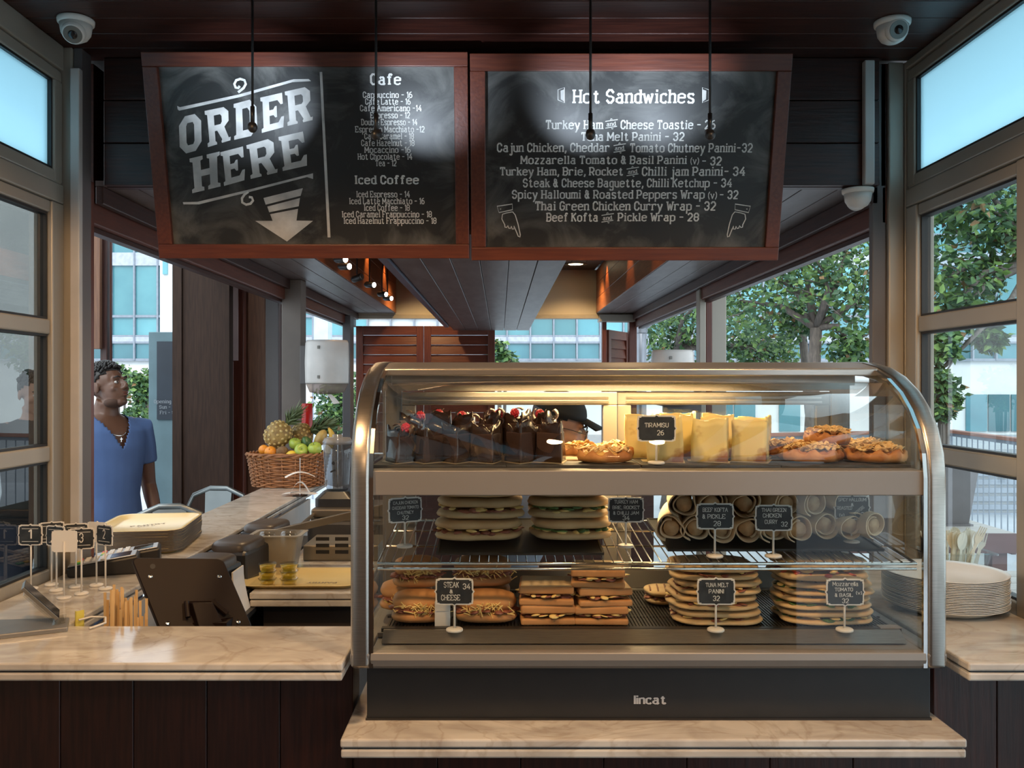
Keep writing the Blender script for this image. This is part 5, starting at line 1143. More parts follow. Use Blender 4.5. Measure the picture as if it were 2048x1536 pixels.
for i in range(nsk):
    t = thing('serving_tray', 'prototype', 'tray', (-1.095, 2.76, 1.0+i*.0044), 'stacked yellow trays', radians(8)+rf.uniform(-.012, .012))
    lab = 'topmost pale yellow tray of the stack, with the printed name' if i == nsk-1 else ('bottom tray of the yellow tray stack' if i == 0 else ORD[nsk-1-i]+' tray from the top in the stack of yellow trays')
    t['label'] = lab
    o = bpy.data.objects.new('tray_surface', tme); COL.objects.link(o); o.parent = t
    obj('tray_rim', MB().loft([[(x, y, z) for x, y in rg] for rg, z in ((rrect(.2665, .3715, .051), .0095), (rrect(.2665, .3715, .051), .0130), (rrect(.264, .369, .05), .0130), (rrect(.264, .369, .05), .0095))], caps=False), tray_edge, t, world=False)
    if i == nsk-1:
        for s_, dy, w_ in (('PANTRY', 0, .11), ('CAFE', -.022, .05)):
            o = bpy.data.objects.new('lettering', text_mesh(s_, logo, .022 if w_ > .1 else .012, .0004, width=w_)); COL.objects.link(o); o.parent = t; o.location = (0, dy, .0026); o.rotation_euler = (0, 0, .5)
# phone display on a grey sloping stand
t = thing('phone_stand', 'grey metal counter stand with clear angled holders at the lower left corner', 'stand', (-1.0, 1.86, 1.0)); gm_ = mat('grey_metal_stand', (.30, .30, .30), .35, .6)
obj('base_plate', MB().prism([(-1.12, 1.66), (-.872, 1.785), (-.905, 1.86), (-1.13, 1.83)], 1.0, 1.010), gm_, t, bevel=.002)
def slab4(nm, a, u, v, th, m, par):       # thin plate from corner a spanned by u and v
    a, u, v = Vector(a), Vector(u), Vector(v); n_ = u.cross(v).normalized()*th
    b = MB(); b.add([a, a+u, a+u+v, a+v, a+n_, a+u+n_, a+u+v+n_, a+v+n_], [(0, 3, 2, 1), (4, 5, 6, 7), (0, 1, 5, 4), (1, 2, 6, 5), (2, 3, 7, 6), (3, 0, 4, 7)]); return obj(nm, b, m, par, bevel=.0006)
ph = mat('pale_phone_back', (.30, .29, .27), .2, .6)
for k, (x, y, w_) in enumerate(((-.905, 1.80, .07), (-1.01, 1.735, .07))):
    a = (x, y, 1.0105); u = (-.035, .072, 0); v = (-.055, -.020, .062)
    slab4('clear_holder', a, u, v, .003, clear, t)
    slab4('holder_foot', (x-.004, y-.004, 1.0102), (-.03, .066, 0), (.022, .010, .004), .002, clear, t)
    p_ = thing('display_phone', ('slim phone leaning on the right clear holder of the counter stand', 'slim phone leaning on the left clear holder of the counter stand')[k], 'phone', (x-.01, y, 1.015))
    s2 = Vector((-.035, .072, 0)); v2 = Vector((-.060, -.022, .068)); a2 = Vector((x-.002, y+.003, 1.0140)) + s2.cross(v2).normalized()*.0032
    slab4('phone_body', a2+s2*.06, s2*.88, v2, .007, ph, p_)
    nn = s2.cross(v2).normalized()
    slab4('phone_edge', a2+s2*.06+nn*.0072, s2*.88, v2, .001, lens_blk, p_)
cb = obj('charging_cable', MB().tube([(-.885, 1.86, 1.004), (-.87, 1.885, 1.004), (-.84, 1.885, 1.003), (-.82, 1.84, 1.0035), (-.835, 1.80, 1.003)], .0022, 8), white, smooth=True); tag(cb, 'thin white cable looping from the phone stand', 'cable')
# till tablet in a dark brown housing, seen from behind
TY = 2.02
a, b_, c_, d_ = (P(262, 1114, 2.00), P(446, 1116, 2.10), P(497, 1262, 2.06), P(322, 1262, 1.96))
t = thing('till_tablet', 'till tablet in a dark brown screwed housing, seen from the back, tilted', 'till', ((c_.x+d_.x)/2, 2.01, d_.z-.06)); dbr = mat('dark_brown_housing', (.014, .007, .005), .5, c2=(.011, .005, .004), sc=4, spec=.25)
u = b_-a; v = d_-a; n_ = u.cross(v).normalized()
if n_.y > 0: n_ = -n_
def on(uu, vv, o_=0): return a+u*uu+v*vv+n_*o_
rp = rrect(1, 1, .07); pts = [(x+.5, .5-y) for x, y in rp]
obj('housing', MB().loft([[on(x, y, -.016) for x, y in pts], [on(x, y, -.002) for x, y in pts], [on(.01+.98*x, .01+.98*y, 0) for x, y in pts]]), dbr, t)
obj('screen', MB().loft([[on(.08+.84*x, .08+.84*y, -.0165) for x, y in pts], [on(.08+.84*x, .08+.84*y, -.0175) for x, y in pts]]), lens_blk, t)
for x, y in ((.12, .26), (.87, .26), (.10, .90), (.86, .90)):
    q = n_.to_track_quat('Z', 'Y').to_matrix().to_4x4(); obj('screw', MB().lathe([(.0052, 0), (.005, .0016), (.002, .0018)], 16, M=Matrix.Translation(on(x, y, .0002)) @ q), chrome, t, smooth=True)
obj('camera_hole', MB().lathe([(.006, 0), (.006, .0004)], 14, M=Matrix.Translation(on(.19, .12, .0001)) @ n_.to_track_quat('Z', 'Y').to_matrix().to_4x4()), rubber, t)
obj('stand_bracket', MB().loft([[on(x, y, .0005) for x, y in ((.38, .60), (.66, .60), (.66, 1.0), (.38, 1.0))], [on(x, y, .022) for x, y in ((.42, .66), (.64, .66), (.66, 1.0), (.38, 1.0))]]), dbr, t, bevel=.002)
obj('hinge', MB().tube([on(.66, .62, .010), on(.76, .80, .014)], .007, 10), dbr, t); obj('hinge', MB().tube([on(.38, .62, .010), on(.32, .84, .014)], .006, 10), dbr, t)
cc = (c_+d_)/2; obj('pillar', MB().box(cc.x-.05, cc.x+.05, 2.0, 2.06, .80, .96), dbr, t); obj('foot', MB().box(cc.x-.08, cc.x+.08, 1.92, 2.10, .78, .80), dbr, t)
sh = obj('till_shelf', MB().box(-.89, -.45, 1.86, 2.2, .74, .779), mat('till_shelf_board', (.05, .03, .025), .5)); tag(sh, 'dark shelf under the till tablet behind the front counter', 'shelf')
obj('support', MB().box(-.87, -.47, 1.9, 2.16, 0, .739), bpy.data.materials['till_shelf_board'], sh)
# stirrers
t = thing('stirrer_box', 'clear box full of upright wooden stir sticks beside the till tablet', 'box', (-.80, 1.99, .78)); SH = .012; wst = mat('pale_wooden_stick', (.74, .52, .26), .6, c2=(.62, .40, .18), sc=8, st=(20, 20, 1), rnd=.1)
obj('clear_box', MB().box(-.885, -.765, 1.90, 1.902, .781, .95).box(-.885, -.765, 1.985, 1.987, .781, .95).box(-.887, -.885, 1.90, 1.987, .781, .95).box(-.765, -.763, 1.90, 1.987, .781, .95), clear, t)
obj('box_base', MB().box(-.885, -.765, 1.90, 1.987, .779, .782), clear, t)
r = random.Random(3)
for i in range(26):
    x, y = -.868+.0036*i+r.uniform(-.001, .001)+.004, 1.93+r.uniform(-.02, .03); top = 1.045+r.uniform(-.02, .03)-.0017*i
    obj('stir_stick', MB().box(x-.0028, x+.0028, y-.0008, y+.0008, .783, top), wst, t)
yp = obj('yellow_note', MB().loft([[(-.900+.002*k, 1.874-.006*sin(k*.6), z) for k in range(9)]+[(-.900+.002*k, 1.8755-.006*sin(k*.6), z) for k in range(8, -1, -1)] for z in (.86, .94, 1.02)]), mat('yellow_paper', (.75, .65, .12), .7)); yp.location.z -= .0; tag(yp, 'curled yellow paper tucked beside the wooden stir sticks', 'paper')
# ---- inner worktop things
WZ = .90
t = thing('serving_tray', 'single pale yellow tray on the inner worktop, under the sauce pots', 'tray', (XX(604, 2.66), 2.70, WZ))
obj('tray_surface', tray_mesh(.36, .26), tray_y, t, world=False, smooth=True)
o = bpy.data.objects.new('lettering', text_mesh('PANTRY', logo, .024, .0004, width=.09)); COL.objects.link(o); o.parent = t; o.location = (.06, -.03, .0026); o.rotation_euler = (0, 0, pi)
sauce = mat('yellow_sauce', (.62, .45, .04), .2, c2=(.55, .38, .03), sc=10)
for j, px in enumerate((535, 578)):
    for k in range(3):
        y = 2.62; t = thing('sauce_pot', ('bottom', 'middle', 'top')[k]+' pot of yellow sauce in the '+('left', 'right')[j]+' stack on the tray', 'sauce pot', (XX(px, y), y, WZ+.0032+k*.0225), 'sauce pots')
        obj('pot', MB().lathe([(.021, 0), (.026, .020), (.0275, .0205), (.0275, .022), (.0255, .022), (.0205, .001)], 20, closed=True), clear, t, world=False, smooth=True); obj('sauce', MB().lathe([(.020, .0015), (.0245, .016)], 20), sauce, t, world=False, smooth=True)
        obj('lid', MB().lathe([(.0272, .0215), (.0272, .0222)], 20), clear, t, world=False) if k == 2 else None
t = thing('plastic_bin', 'frosted plastic food bin holding clear lids, behind the sauce pots', 'bin', (XX(556, 2.78), 2.78, WZ+.0035)); bin_m = glass('frosted_plastic', (.75, .72, .66), 1.45, .3, 1, (.55, .50, .42), .35)
def shell(w0, d0, w1, d1, h, th): return MB().loft([[(x, y, z) for x, y in rrect(a_, b2, .02)] for a_, b2, z in ((w0, d0, 0), (w1, d1, h-.004), (w1+.022, d1+.022, h-.003), (w1+.022, d1+.022, h), (w1-th*2, d1-th*2, h), (w0-th*2, d0-th*2, th))])
t.location = (XX(556, 2.88), 2.885, WZ); obj('bin_body', shell(.115, .09, .150, .12, .115, .003), bin_m, t, world=False, smooth=False)
for i, (dx, dy, n_) in enumerate(((-.035, 0, 3), (.032, .01, 3))):
    for k in range(n_):
        q = thing('plastic_dome', ('left', 'right')[i]+'-hand column of clear domes in the frosted bin, '+('lowest', 'middle', 'top')[k]+' one', 'cover', (t.location.x+dx, 2.885+dy, WZ+.07+k*.010), 'domed lids in the bin')
        obj('dome_shell', MB().lathe([(.032, 0), (.033, .002), (.030, .004), (.027, .022), (.020, .030), (.006, .032)], 20), clear, q, world=False, smooth=True)
t = thing('ventilated_box', 'low metal box with slotted front on the inner worktop', 'box', (-.50, 3.05, WZ))
vy = 3.0; obj('body', MB().box(XX(606, vy), XX(606, vy)+.255, vy, vy+.22, WZ, ZZ(1090, vy)), mat('bronze_grey_metal', (.30, .26, .20), .4, .6), t, bevel=.004)
for i in range(3):
    for j in range(3): obj('slot', MB().box(XX(632, vy)+i*.065, XX(632, vy)+i*.065+.045, vy-.002, vy-.0005, .925+j*.022, .937+j*.022), black, t)
# black printers along the inner edge
shf = obj('equipment_shelf', MB().box(-.895, -.73, 2.35, 3.5, .86, .90), mat('equipment_shelf', (.03, .028, .026), .5)); tag(shf, 'dark shelf along the inner side of the left counter, under the black printers', 'shelf'); obj('support', MB().box(-.89, -.74, 2.4, 3.45, 0, .859), bpy.data.materials['equipment_shelf'], shf)
lid_m = mat('printer_lid', (.07, .055, .045), .4)
for i, y in enumerate((2.46, 2.76, 3.10)):
    t = thing('receipt_printer', ('nearest', 'middle', 'farthest')[i]+' black receipt printer in the row beside the left counter', 'printer', (-.815, y, .90), 'receipt printers', -.15)
    obj('body', MB().box(-.065, .065, -.09, .09, 0, .095), black, t, world=False, bevel=.012); obj('lid', MB().ell((0, 0, .09), (.062, .088, .032), 24, 12, ex=.45), lid_m, t, world=False, smooth=True)
    obj('paper_slot', MB().box(-.045, .045, -.094, -.0905, .055, .062), chrome, t, world=False)
# contact grill and blender jar
GY = 3.15
t = thing('contact_grill', 'steel sandwich grill with its long handle bar, beyond the plastic bin', 'grill', (-.58, 3.45, WZ)); gb = mat('brown_steel', (.24, .20, .15), .35, .8)
obj('grill_body', MB().box(-.72, -.42, 3.3, 3.62, WZ, .985), mat('grill_dark', (.05, .045, .04), .4), t, bevel=.01); obj('lower_plate', MB().box(-.71, -.43, 3.32, 3.6, .986, .995), gb, t)
obj('upper_plate', MB().box(-.71, -.43, 3.32, 3.6, .999, 1.03, ), gb, t, bevel=.006)
obj('handle_bar', MB().box(-.20, .20, -.012, .012, -.012, .012, Matrix.Translation((-.57, 2.96, 1.045)) @ Matrix.Rotation(-.23, 4, 'Y') @ Matrix.Rotation(.0, 4, 'Z')), gb, t, bevel=.002)
for x in (-.50, -.70): obj('handle_arm', MB().tube([(x, 2.985, 1.03 if x > -.6 else 1.0), (x, 3.34, 1.01)], .007, 8), gb, t)
t = thing('blender_jug', 'clear blender jug with a black base standing on the grill', 'blender', (XX(675, 3.45), 3.45, 1.031))
obj('base', MB().loft([[(x, y, z) for x, y in rrect(a_, a_, .02)] for a_, z in ((.15, 0), (.15, .03), (.10, .055))]), black, t, world=False)
obj('jug', MB().lathe([(.040, .056), (.048, .08), (.055, .20), (.057, .235), (.054, .235), (.052, .20), (.045, .08), (.002, .066)], 28), glass('jug_glass', (.70, .70, .70), 1.5, .05, 1, (.4, .4, .4), .04), t, world=False, smooth=True)
obj('lid', MB().lathe([(.056, .2355), (.058, .245), (.05, .26), (.02, .262), (.02, .272)], 24), glass('lid_glass', (.6, .6, .6), 1.5, .1, 1, (.35, .35, .36), .4), t, world=False, smooth=True)
obj('measure_mark', MB().lathe([(.0065, 0), (.0065, .001)], 14, M=Matrix.Translation((-.006, -.0535, .165)) @ Matrix.Rotation(pi/2, 4, 'X')), black, t, world=False)
obj('measure_mark', MB().box(-.010, .012, -.0545, -.0535, -.003, .003, Matrix.Translation((-.008, 0, .135)) @ Matrix.Rotation(-.4, 4, 'Y')), black, t, world=False)
# order slips on a spike
t = thing('order_spike', 'wire spike with white order slips beside the fruit basket', 'order spike', (XX(600, 3.95), 3.95, 1.0)); pp = mat('white_slip', (.78, .74, .70), .7)
obj('spike_base', MB().lathe([(.035, 0), (.03, .004)], 20), black, t, world=False); obj('spike', MB().tube([(0, 0, .004), (0, 0, .17)], .0013, 6), chrome, t, world=False)
def slip(z, w_, d_, amp, rz):
    n = 10; M = Matrix.Rotation(rz, 4, 'Z'); vs = []; 
    for k in range(n+1):
        f = k/n; x = (f-.5)*w_
        vs += [(x, -d_/2, z+amp*sin(f*pi)), (x, d_/2, z+amp*sin(f*pi)), (x, d_/2, z+amp*sin(f*pi)+.0006), (x, -d_/2, z+amp*sin(f*pi)+.0006)]
    return MB().loft([vs[4*k:4*k+4] for k in range(n+1)], M)
obj('order_slip', slip(.085, .13, .06, .022, .3), pp, t, world=False); obj('order_slip', slip(.010, .15, .06, .006, -.1), pp, t, world=False); obj('order_slip', slip(.008, .09, .05, .055, .15), pp, t, world=False)
# fruit basket
BX, BY, BZ = XX(577, 4.36), 4.36, 1.0; wick = mat('brown_wicker', (.34, .15, .06), .6, c2=(.20, .08, .03), sc=25, rnd=.2)
t = thing('wicker_basket', 'oval brown wicker basket of fruit at the far end of the left counter', 'basket', (BX, BY, BZ))
def ov(s_, w_, d_): return Vector((w_*math.copysign(abs(cos(s_))**.7, cos(s_)), d_*math.copysign(abs(sin(s_))**.7, sin(s_)), 0))
NS = 28
for i in range(NS):
    s_ = 2*pi*i/NS; o = MB().tube([ov(s_, .165, .115)+Vector((0, 0, .002)), ov(s_, .178, .125)+Vector((0, 0, .08)), ov(s_, .19, .135)+Vector((0, 0, .150))], .004, 6); obj('stake', o, wick, t, world=False, smooth=True)
for k in range(17):
    z = .006+k*.0088; w_ = .165+.025*z/.15; d_ = .115+.02*z/.15; pts = []
    for j in range(NS*4):
        s_ = 2*pi*j/(NS*4); a_ = .0055*cos(s_*NS/2+k*pi); p = ov(s_, w_+a_, d_+a_); pts.append(p+Vector((0, 0, z+.001*sin(j*1.3+k))))
    obj('woven_strand', MB().tube(pts, .0040, 5, True), wick, t, world=False, smooth=True)
for q in range(2):
    pts = []
    for j in range(96): s_ = 2*pi*j/96; a_ = .006*cos(j*.9+q*pi); p = ov(s_, .193+a_, .138+a_); pts.append(p+Vector((0, 0, .158+.005*sin(j*.9+q*pi))))
    obj('rim_strand', MB().tube(pts, .0058, 6, True), wick, t, world=False, smooth=True)
obj('basket_floor', MB().prism([tuple(ov(2*pi*i/24, .16, .11))[:2] for i in range(24)], .002, .01), wick, t, world=False)
FRM = dict(apple=mat('green_apple_skin', (.30, .46, .06), .25, c2=(.42, .50, .10), sc=4), orange=mat('orange_peel', (.80, .30, .03), .4, c2=(.75, .26, .02), sc=60, bump=.5), kiwi=mat('kiwi_skin', (.22, .13, .06), .9, c2=(.16, .09, .04), sc=60, bump=.5),
           lemon=mat('lemon_peel', (.80, .55, .05), .4, sc=50, bump=.4), avocado=mat('avocado_skin', (.06, .14, .04), .35, c2=(.04, .09, .03), sc=30, bump=.8), banana=mat('banana_skin', (.72, .50, .08), .45, c2=(.55, .33, .06), sc=8), mango=mat('mango_skin', (.55, .36, .08), .35, c2=(.30, .22, .10), sc=5))
stem_m = mat('fruit_stalk', (.12, .08, .04), .8)
def fruit(kind, label, px, py, y, r_, rot=(0, 0, 0)):
    p = P(px, py, y); t = thing(kind, label, kind, p-Vector((0, 0, r_)), 'fruit in the basket')
    M = Matrix.Translation((0, 0, r_)) @ Matrix.Rotation(rot[2], 4, 'Z') @ Matrix.Rotation(rot[0], 4, 'X') @ Matrix.Rotation(rot[1], 4, 'Y')
    if kind == 'apple':
        pr = [(.001, .62), (.25, .80), (.62, .88), (.95, .55), (1.0, .1), (.88, -.45), (.55, -.85), (.25, -.88), (.001, -.75)]; obj('flesh', MB().lathe([(a_*r_, b2*r_*.95) for a_, b2 in pr[::-1]], 22, M=M), FRM[kind], t, world=False, smooth=True)
        obj('stalk', MB().tube([M @ Vector((0, 0, r_*.6)), M @ Vector((.003, 0, r_*1.05))], .0013, 5), stem_m, t, world=False)
    elif kind in ('lemon', 'avocado', 'mango'):
        k = {'lemon': (.85, .85, 1.15), 'avocado': (.85, .85, 1.3), 'mango': (.8, .95, 1.4)}[kind]
        obj('flesh', MB().ell((0, 0, 0), tuple(q*r_ for q in k), 20, 14, M, fn=lambda d: 1-(.18*max(0, d.z) if kind == 'avocado' else 0)+(.12*max(0, abs(d.z)-.93)*14*.5 if kind == 'lemon' else 0)), FRM[kind], t, world=False, smooth=True)
        obj('stalk_end', MB().ell((0, 0, 0), .003, 8, 5, M @ Matrix.Translation((0, 0, r_*k[2]*(.84 if kind == 'avocado' else 1.0)))), stem_m, t, world=False)
    elif kind == 'banana':
        obj('flesh', MB().tube([M @ Vector((r_*2.2*cos(q)-r_*1.6, 0, r_*2.2*sin(q))) for q in [-.9+.2*i for i in range(10)]], [.004, .010, .014, .016, .0165, .0165, .016, .014, .010, .004], 8), FRM[kind], t, world=False, smooth=True)
        obj('tip', MB().ell(tuple(M @ Vector((r_*2.2*cos(.92)-r_*1.6, 0, r_*2.2*sin(.92)))), .005, 8, 5), stem_m, t, world=False)
    else:
        obj('flesh', MB().ell((0, 0, 0), (r_, r_, r_*(.95 if kind == 'orange' else .9)) if kind != 'kiwi' else (r_*.9, r_*.9, r_*1.1), 20, 14, M), FRM[kind], t, world=False, smooth=True)
        obj('navel', MB().lathe([(.003, 0), (.002, .001)], 8, M=M @ Matrix.Translation((0, 0, r_*(.95 if kind == 'orange' else 1.09)))), stem_m, t, world=False)
    return t
fruit('apple', 'green apple at the upper left of the three apples', 590, 887, 4.33, .030, (.3, .2, 0)); fruit('apple', 'green apple in the middle front, facing the viewer', 602, 900, 4.285, .033, (1.2, .1, .2)); fruit('apple', 'green apple on the right', 630, 897, 4.29, .034, (.4, -.2, 0))
fruit('orange', 'bright orange in front of the big pineapple', 541, 903, 4.28, .029, (1, 0, 0)); fruit('orange', 'darker orange at the far left, half hidden', 528, 899, 4.34, .027); fruit('orange', 'orange low in the basket at the left', 545, 925, 4.33, .027); fruit('orange', 'orange low in the middle of the basket', 575, 926, 4.33, .028)
fruit('kiwi', 'brown kiwi fruit between the orange and the lemon', 564, 902, 4.28, .028, (0, 1.2, 0)); fruit('lemon', 'yellow lemon below the left apple', 582, 908, 4.265, .022, (0, 1.3, 0)); fruit('avocado', 'dark green avocado behind the apples', 613, 884, 4.35, .030, (0, -.5, 0))
fruit('mango', 'brownish mango on the right under the leaves', 641, 876, 4.37, .034, (0, .5, 0)); fruit('banana', 'curved yellow banana at the right end', 655, 880, 4.37, .036, (0, .2, .1)); fruit('banana', 'greenish yellow banana at the lower right', 648, 897, 4.32, .030, (0, .5, -.2)); fruit('apple', 'green apple sunk in the middle', 560, 915, 4.40, .033); fruit('mango', 'mango sunk at the right', 620, 915, 4.38, .035, (0, 1.2, 0)); fruit('orange', 'orange sunk at the back left', 525, 917, 4.42, .030)
pine = mat('pineapple_skin', (.36, .24, .07), .6, c2=(.20, .12, .04), sc=30, bump=.6); crown_m = mat('pineapple_leaf', (.15, .19, .08), .55, c2=(.09, .13, .055), sc=10); eye_m = mat('pineapple_eye', (.58, .44, .18), .6, c2=(.45, .30, .10), sc=60)
def pineapple(label, c, ax, R_, L_, crown, seed):
    r = random.Random(seed); t = thing('pineapple', label, 'pineapple', c, 'fruit in the basket'); M = Vector(ax).normalized().to_track_quat('Z', 'Y').to_matrix().to_4x4()
    obj('body', MB().ell((0, 0, 0), (R_, R_, L_/2), 24, 16, M, ex=.85), pine, t, world=False, smooth=True)
    b = MB()
    for i in range(9):
        th = .28+(pi-.56)*i/8; n = max(4, int(14*sin(th)))
        for j in range(n):
            q = 2*pi*(j+.5*(i % 2))/n; sg = lambda v_: math.copysign(abs(v_)**.85, v_)
            p = Vector((R_*sg(sin(th))*sg(cos(q)), R_*sg(sin(th))*sg(sin(q)), L_/2*sg(cos(th)))); b.ell((0, 0, 0), (.0085, .0085, .004), 6, 4, M @ Matrix.Translation(p) @ p.to_track_quat('Z', 'Y').to_matrix().to_4x4())
    obj('eyes', b, eye_m, t, world=False, smooth=True)
    b = MB()
    for i in range(46):
        f = i/46; a_ = i*2.4; ln = crown*(.45+.55*f)*r.uniform(.85, 1.1); out = .75*(1-f)+.12
        p0 = Vector((0, 0, L_/2-.006+f*.03)); d = Vector((cos(a_)*out, sin(a_)*out, 1)).normalized(); e = p0+d*ln+Vector((cos(a_)*out*.02, sin(a_)*out*.02, -.004)); m_ = p0+d*ln*.55; s_ = d.cross(Vector((0, 0, 1))).normalized()*.009
        n_ = s_.cross(d).normalized()*.002
        b.add([p0-s_*.8, p0+s_*.8, m_+s_, m_-s_, e, m_-n_*2, p0-n_*2], [(0, 5, 3), (0, 6, 5), (6, 1, 2), (6, 2, 5), (3, 5, 4), (5, 2, 4), (0, 3, 4), (1, 4, 2)], M)
    obj('crown_leaves', b, crown_m, t, world=False); return t
pineapple('big pineapple lying at the left with its crown pointing up', P(556, 868, 4.36), (.45, .1, .55), .062, .135, .125, 1)
pineapple('second pineapple whose spiky crown points to the right', P(604, 868, 4.47), (.95, -.1, .35), .055, .10, .16, 2)
rc = thing('red_candle', 'plain red cylinder standing behind the fruit basket', 'canister', (XX(614, 4.58), 4.58, 1.0)); obj('body', MB().lathe([(.026, 0), (.0285, .002), (.0285, ZZ(805, 4.58)-1.004), (.027, ZZ(805, 4.58)-1.002), (.01, ZZ(805, 4.58)-1.002)], 28), mat('glossy_red', (.55, .012, .01), .25), rc, world=False, smooth=True)
rc.name = 'red_canister'
# paper towel dispensers
disp = mat('white_dispenser_plastic', (.74, .70, .66), .3); smoke = glass('smoky_plastic', (.7, .6, .55), 1.45, .2, 1, (.4, .34, .3), .45)
def dispenser(label, cx, cy, y, wpx, hpx, towel=True):
    c = P(cx, cy, y); w_ = wpx*y/FP/2; h = hpx*y/FP/2; t = thing('towel_dispenser', label, 'paper towel dispenser', (c.x, c.y+w_*.9, c.z-h))
    def ring(k, z): return [(w_*k*cos(q), -w_*.9*k*abs(sin(q))**.8 if sin(q) > 0 else 0, z) for q in [pi*j/20 for j in range(21)]]
    obj('cover', MB().loft([ring(.99, 0), ring(1.0, .01), ring(1.02, h), ring(.99, 2*h-.015), ring(.93, 2*h)]), disp, t, world=False, smooth=True)
    obj('clear_base', MB().loft([ring(.35, -.055), ring(.8, -.045), ring(.97, -.001)]), smoke, t, world=False, smooth=True)
    for z in (.3, 1.65): obj('latch', MB().box(-w_*.28, -w_*.18, -w_*.93, -w_*.88, h*z-.008, h*z+.008), lens_grey, t, world=False)
    obj('wall_plate', MB().box(-w_*.8, w_*.8, .0005, .012, 0, 2*h-.02), lens_grey, t, world=False)
    if towel: obj('paper_towel', MB().loft([[(x-.012+f*.04, -w_*.5+.01*sin(f*5), -.056-f*.055), (x+.012+f*.05, -w_*.5+.01*sin(f*5), -.056-f*.05), (x+.012+f*.05, -w_*.5+.002+.01*sin(f*5), -.056-f*.05), (x-.012+f*.04, -w_*.5+.002+.01*sin(f*5), -.056-f*.055)] for f, x in ((0, .02), (.3, .02), (.6, .02), (.9, .02))]), pp, t, world=False)
    return t
dispenser('white centre-feed paper towel dispenser on the left kiosk post with paper hanging out', 647, 722, 4.50, 88, 88)
dispenser('white dispenser at the right, only its rounded top above the display case', 1352, 745, 4.55, 86, 94, False)
obj('trim_40', MB().box(-1.04, -.80, 4.60, 4.64, 1.50, 1.70), alu_dark, kind='structure', bevel=.003).hide_render = False
obj('trim_41', MB().box(.86, 1.06, 4.652, 4.69, 1.35, 1.60), alu_dark, kind='structure', bevel=.003)

# ================================================================ ON THE RIGHT COUNTER
pm = MB().lathe([(.092, 0), (.098, .002), (.118, .013), (.129, .0165), (.129, .0180), (.117, .0150), (.096, .0040), (.002, .0035)], 48).mesh('plate_body', plate_white, True)
pcx, pcy = XX(1893, 1.965), 1.975
for i in range(20):
    t = thing('paper_plate', 'top white paper plate of the stack, its inside visible' if i == 19 else ('bottom white paper plate of the stack beside the case' if i == 0 else ORD[19-i]+' white paper plate from the top of the stack'), 'plate', (pcx+rf.uniform(-.001, .001), pcy+rf.uniform(-.001, .001), 1.0+i*.0035), 'stacked paper plates')
    o = bpy.data.objects.new('plate_body', pm); COL.objects.link(o); o.parent = t
wood_c = mat('pale_birch_cutlery', (.76, .62, .42), .6, c2=(.70, .55, .36), sc=10, st=(1, 1, 6)); plas = mat('cream_plastic_cutlery', (.78, .74, .62), .4)
ctub = thing('cutlery_tub', 'clear tub holding upright disposable cutlery behind the plates', 'tub', (XX(1905, 2.27), 2.27, 1.0))
obj('tub_wall', shell(.13, .09, .155, .115, .075, .003), clear, ctub, world=False)
def cut_mesh(kind):
    b = MB(); b.prism([(-.005, 0), (.005, 0), (.006, .05), (.0045, .10), (-.0045, .10), (-.006, .05)], 0, .0018)
    if kind == 'fork':
        b.prism([(-.0045, .099), (.0045, .099), (.012, .115), (.0125, .125), (-.0125, .125), (-.012, .115)], 0, .0018)
        for i in range(4): b.prism([(-.0122+i*.0066, .1245), (-.0078+i*.0066, .1245), (-.009+i*.0066, .158), (-.011+i*.0066, .158)], 0, .0018)
    elif kind == 'spoon': b.prism([(.0175*sin(2*pi*i/20)*(1+.15*cos(2*pi*i/20)), .128+.030*cos(2*pi*i/20)) for i in range(20)], -.0005, .0022)
    else: b.prism([(-.0045, .099), (.0045, .099), (.010, .12), (.009, .155), (0, .162), (-.008, .15)], 0, .0018)
    return b
r = random.Random(8); ct = ctub.location
cms = {k: cut_mesh(k).mesh(k+'_body', plas) for k in ('fork', 'spoon', 'knife')}; cmw = cut_mesh('fork').mesh('fork_body', wood_c)
for i in range(22):
    kind_ = ('spoon', 'fork', 'spoon', 'knife')[i % 4] if i else 'fork'
    lab = 'pale wooden fork sticking up highest from the cutlery tub' if i == 0 else ('cream disposable %s standing in the clear cutlery tub' % kind_)
    x = .02 if i == 0 else r.uniform(-.055, .055); y = r.uniform(-.03, .03); t = thing('disposable_'+kind_, lab, kind_, (ct.x+x, ct.y+y, 1.004+(.02 if i == 0 else 0)), 'cutlery in the tub')
    t.rotation_euler = (pi/2+r.uniform(-.15, .15), (.35 if i == 0 else x*4+r.uniform(-.1, .1)), r.uniform(-.5, .5) if i else 0)
    t.scale = (.8, .78, 1); o = bpy.data.objects.new(kind_+'_body', cmw if i == 0 else cms[kind_]); COL.objects.link(o); o.parent = t

lf = thing('folded_leaflet', 'curved white-edged leaflet standing left of the yellow tray', 'leaflet', (XX(497, 2.5), 2.5, .86))
lq = MB().loft([[(XX(490, 2.5)-.02*sin(z*1.6), y, .86+z*.12), (XX(493, 2.5)-.02*sin(z*1.6), y, .86+z*.12), (XX(493, 2.5)-.02*sin(z*1.6), y+.10, .86+z*.12), (XX(490, 2.5)-.02*sin(z*1.6), y+.10, .86+z*.12)] for z, y in ((0, 2.44), (.3, 2.44), (.6, 2.44), (.8, 2.44), (1, 2.44))])
obj('cover', lq, pp, lf); obj('holder_foot', MB().box(XX(482, 2.5), XX(503, 2.5), 2.43, 2.55, .845, .8595), black, lf)
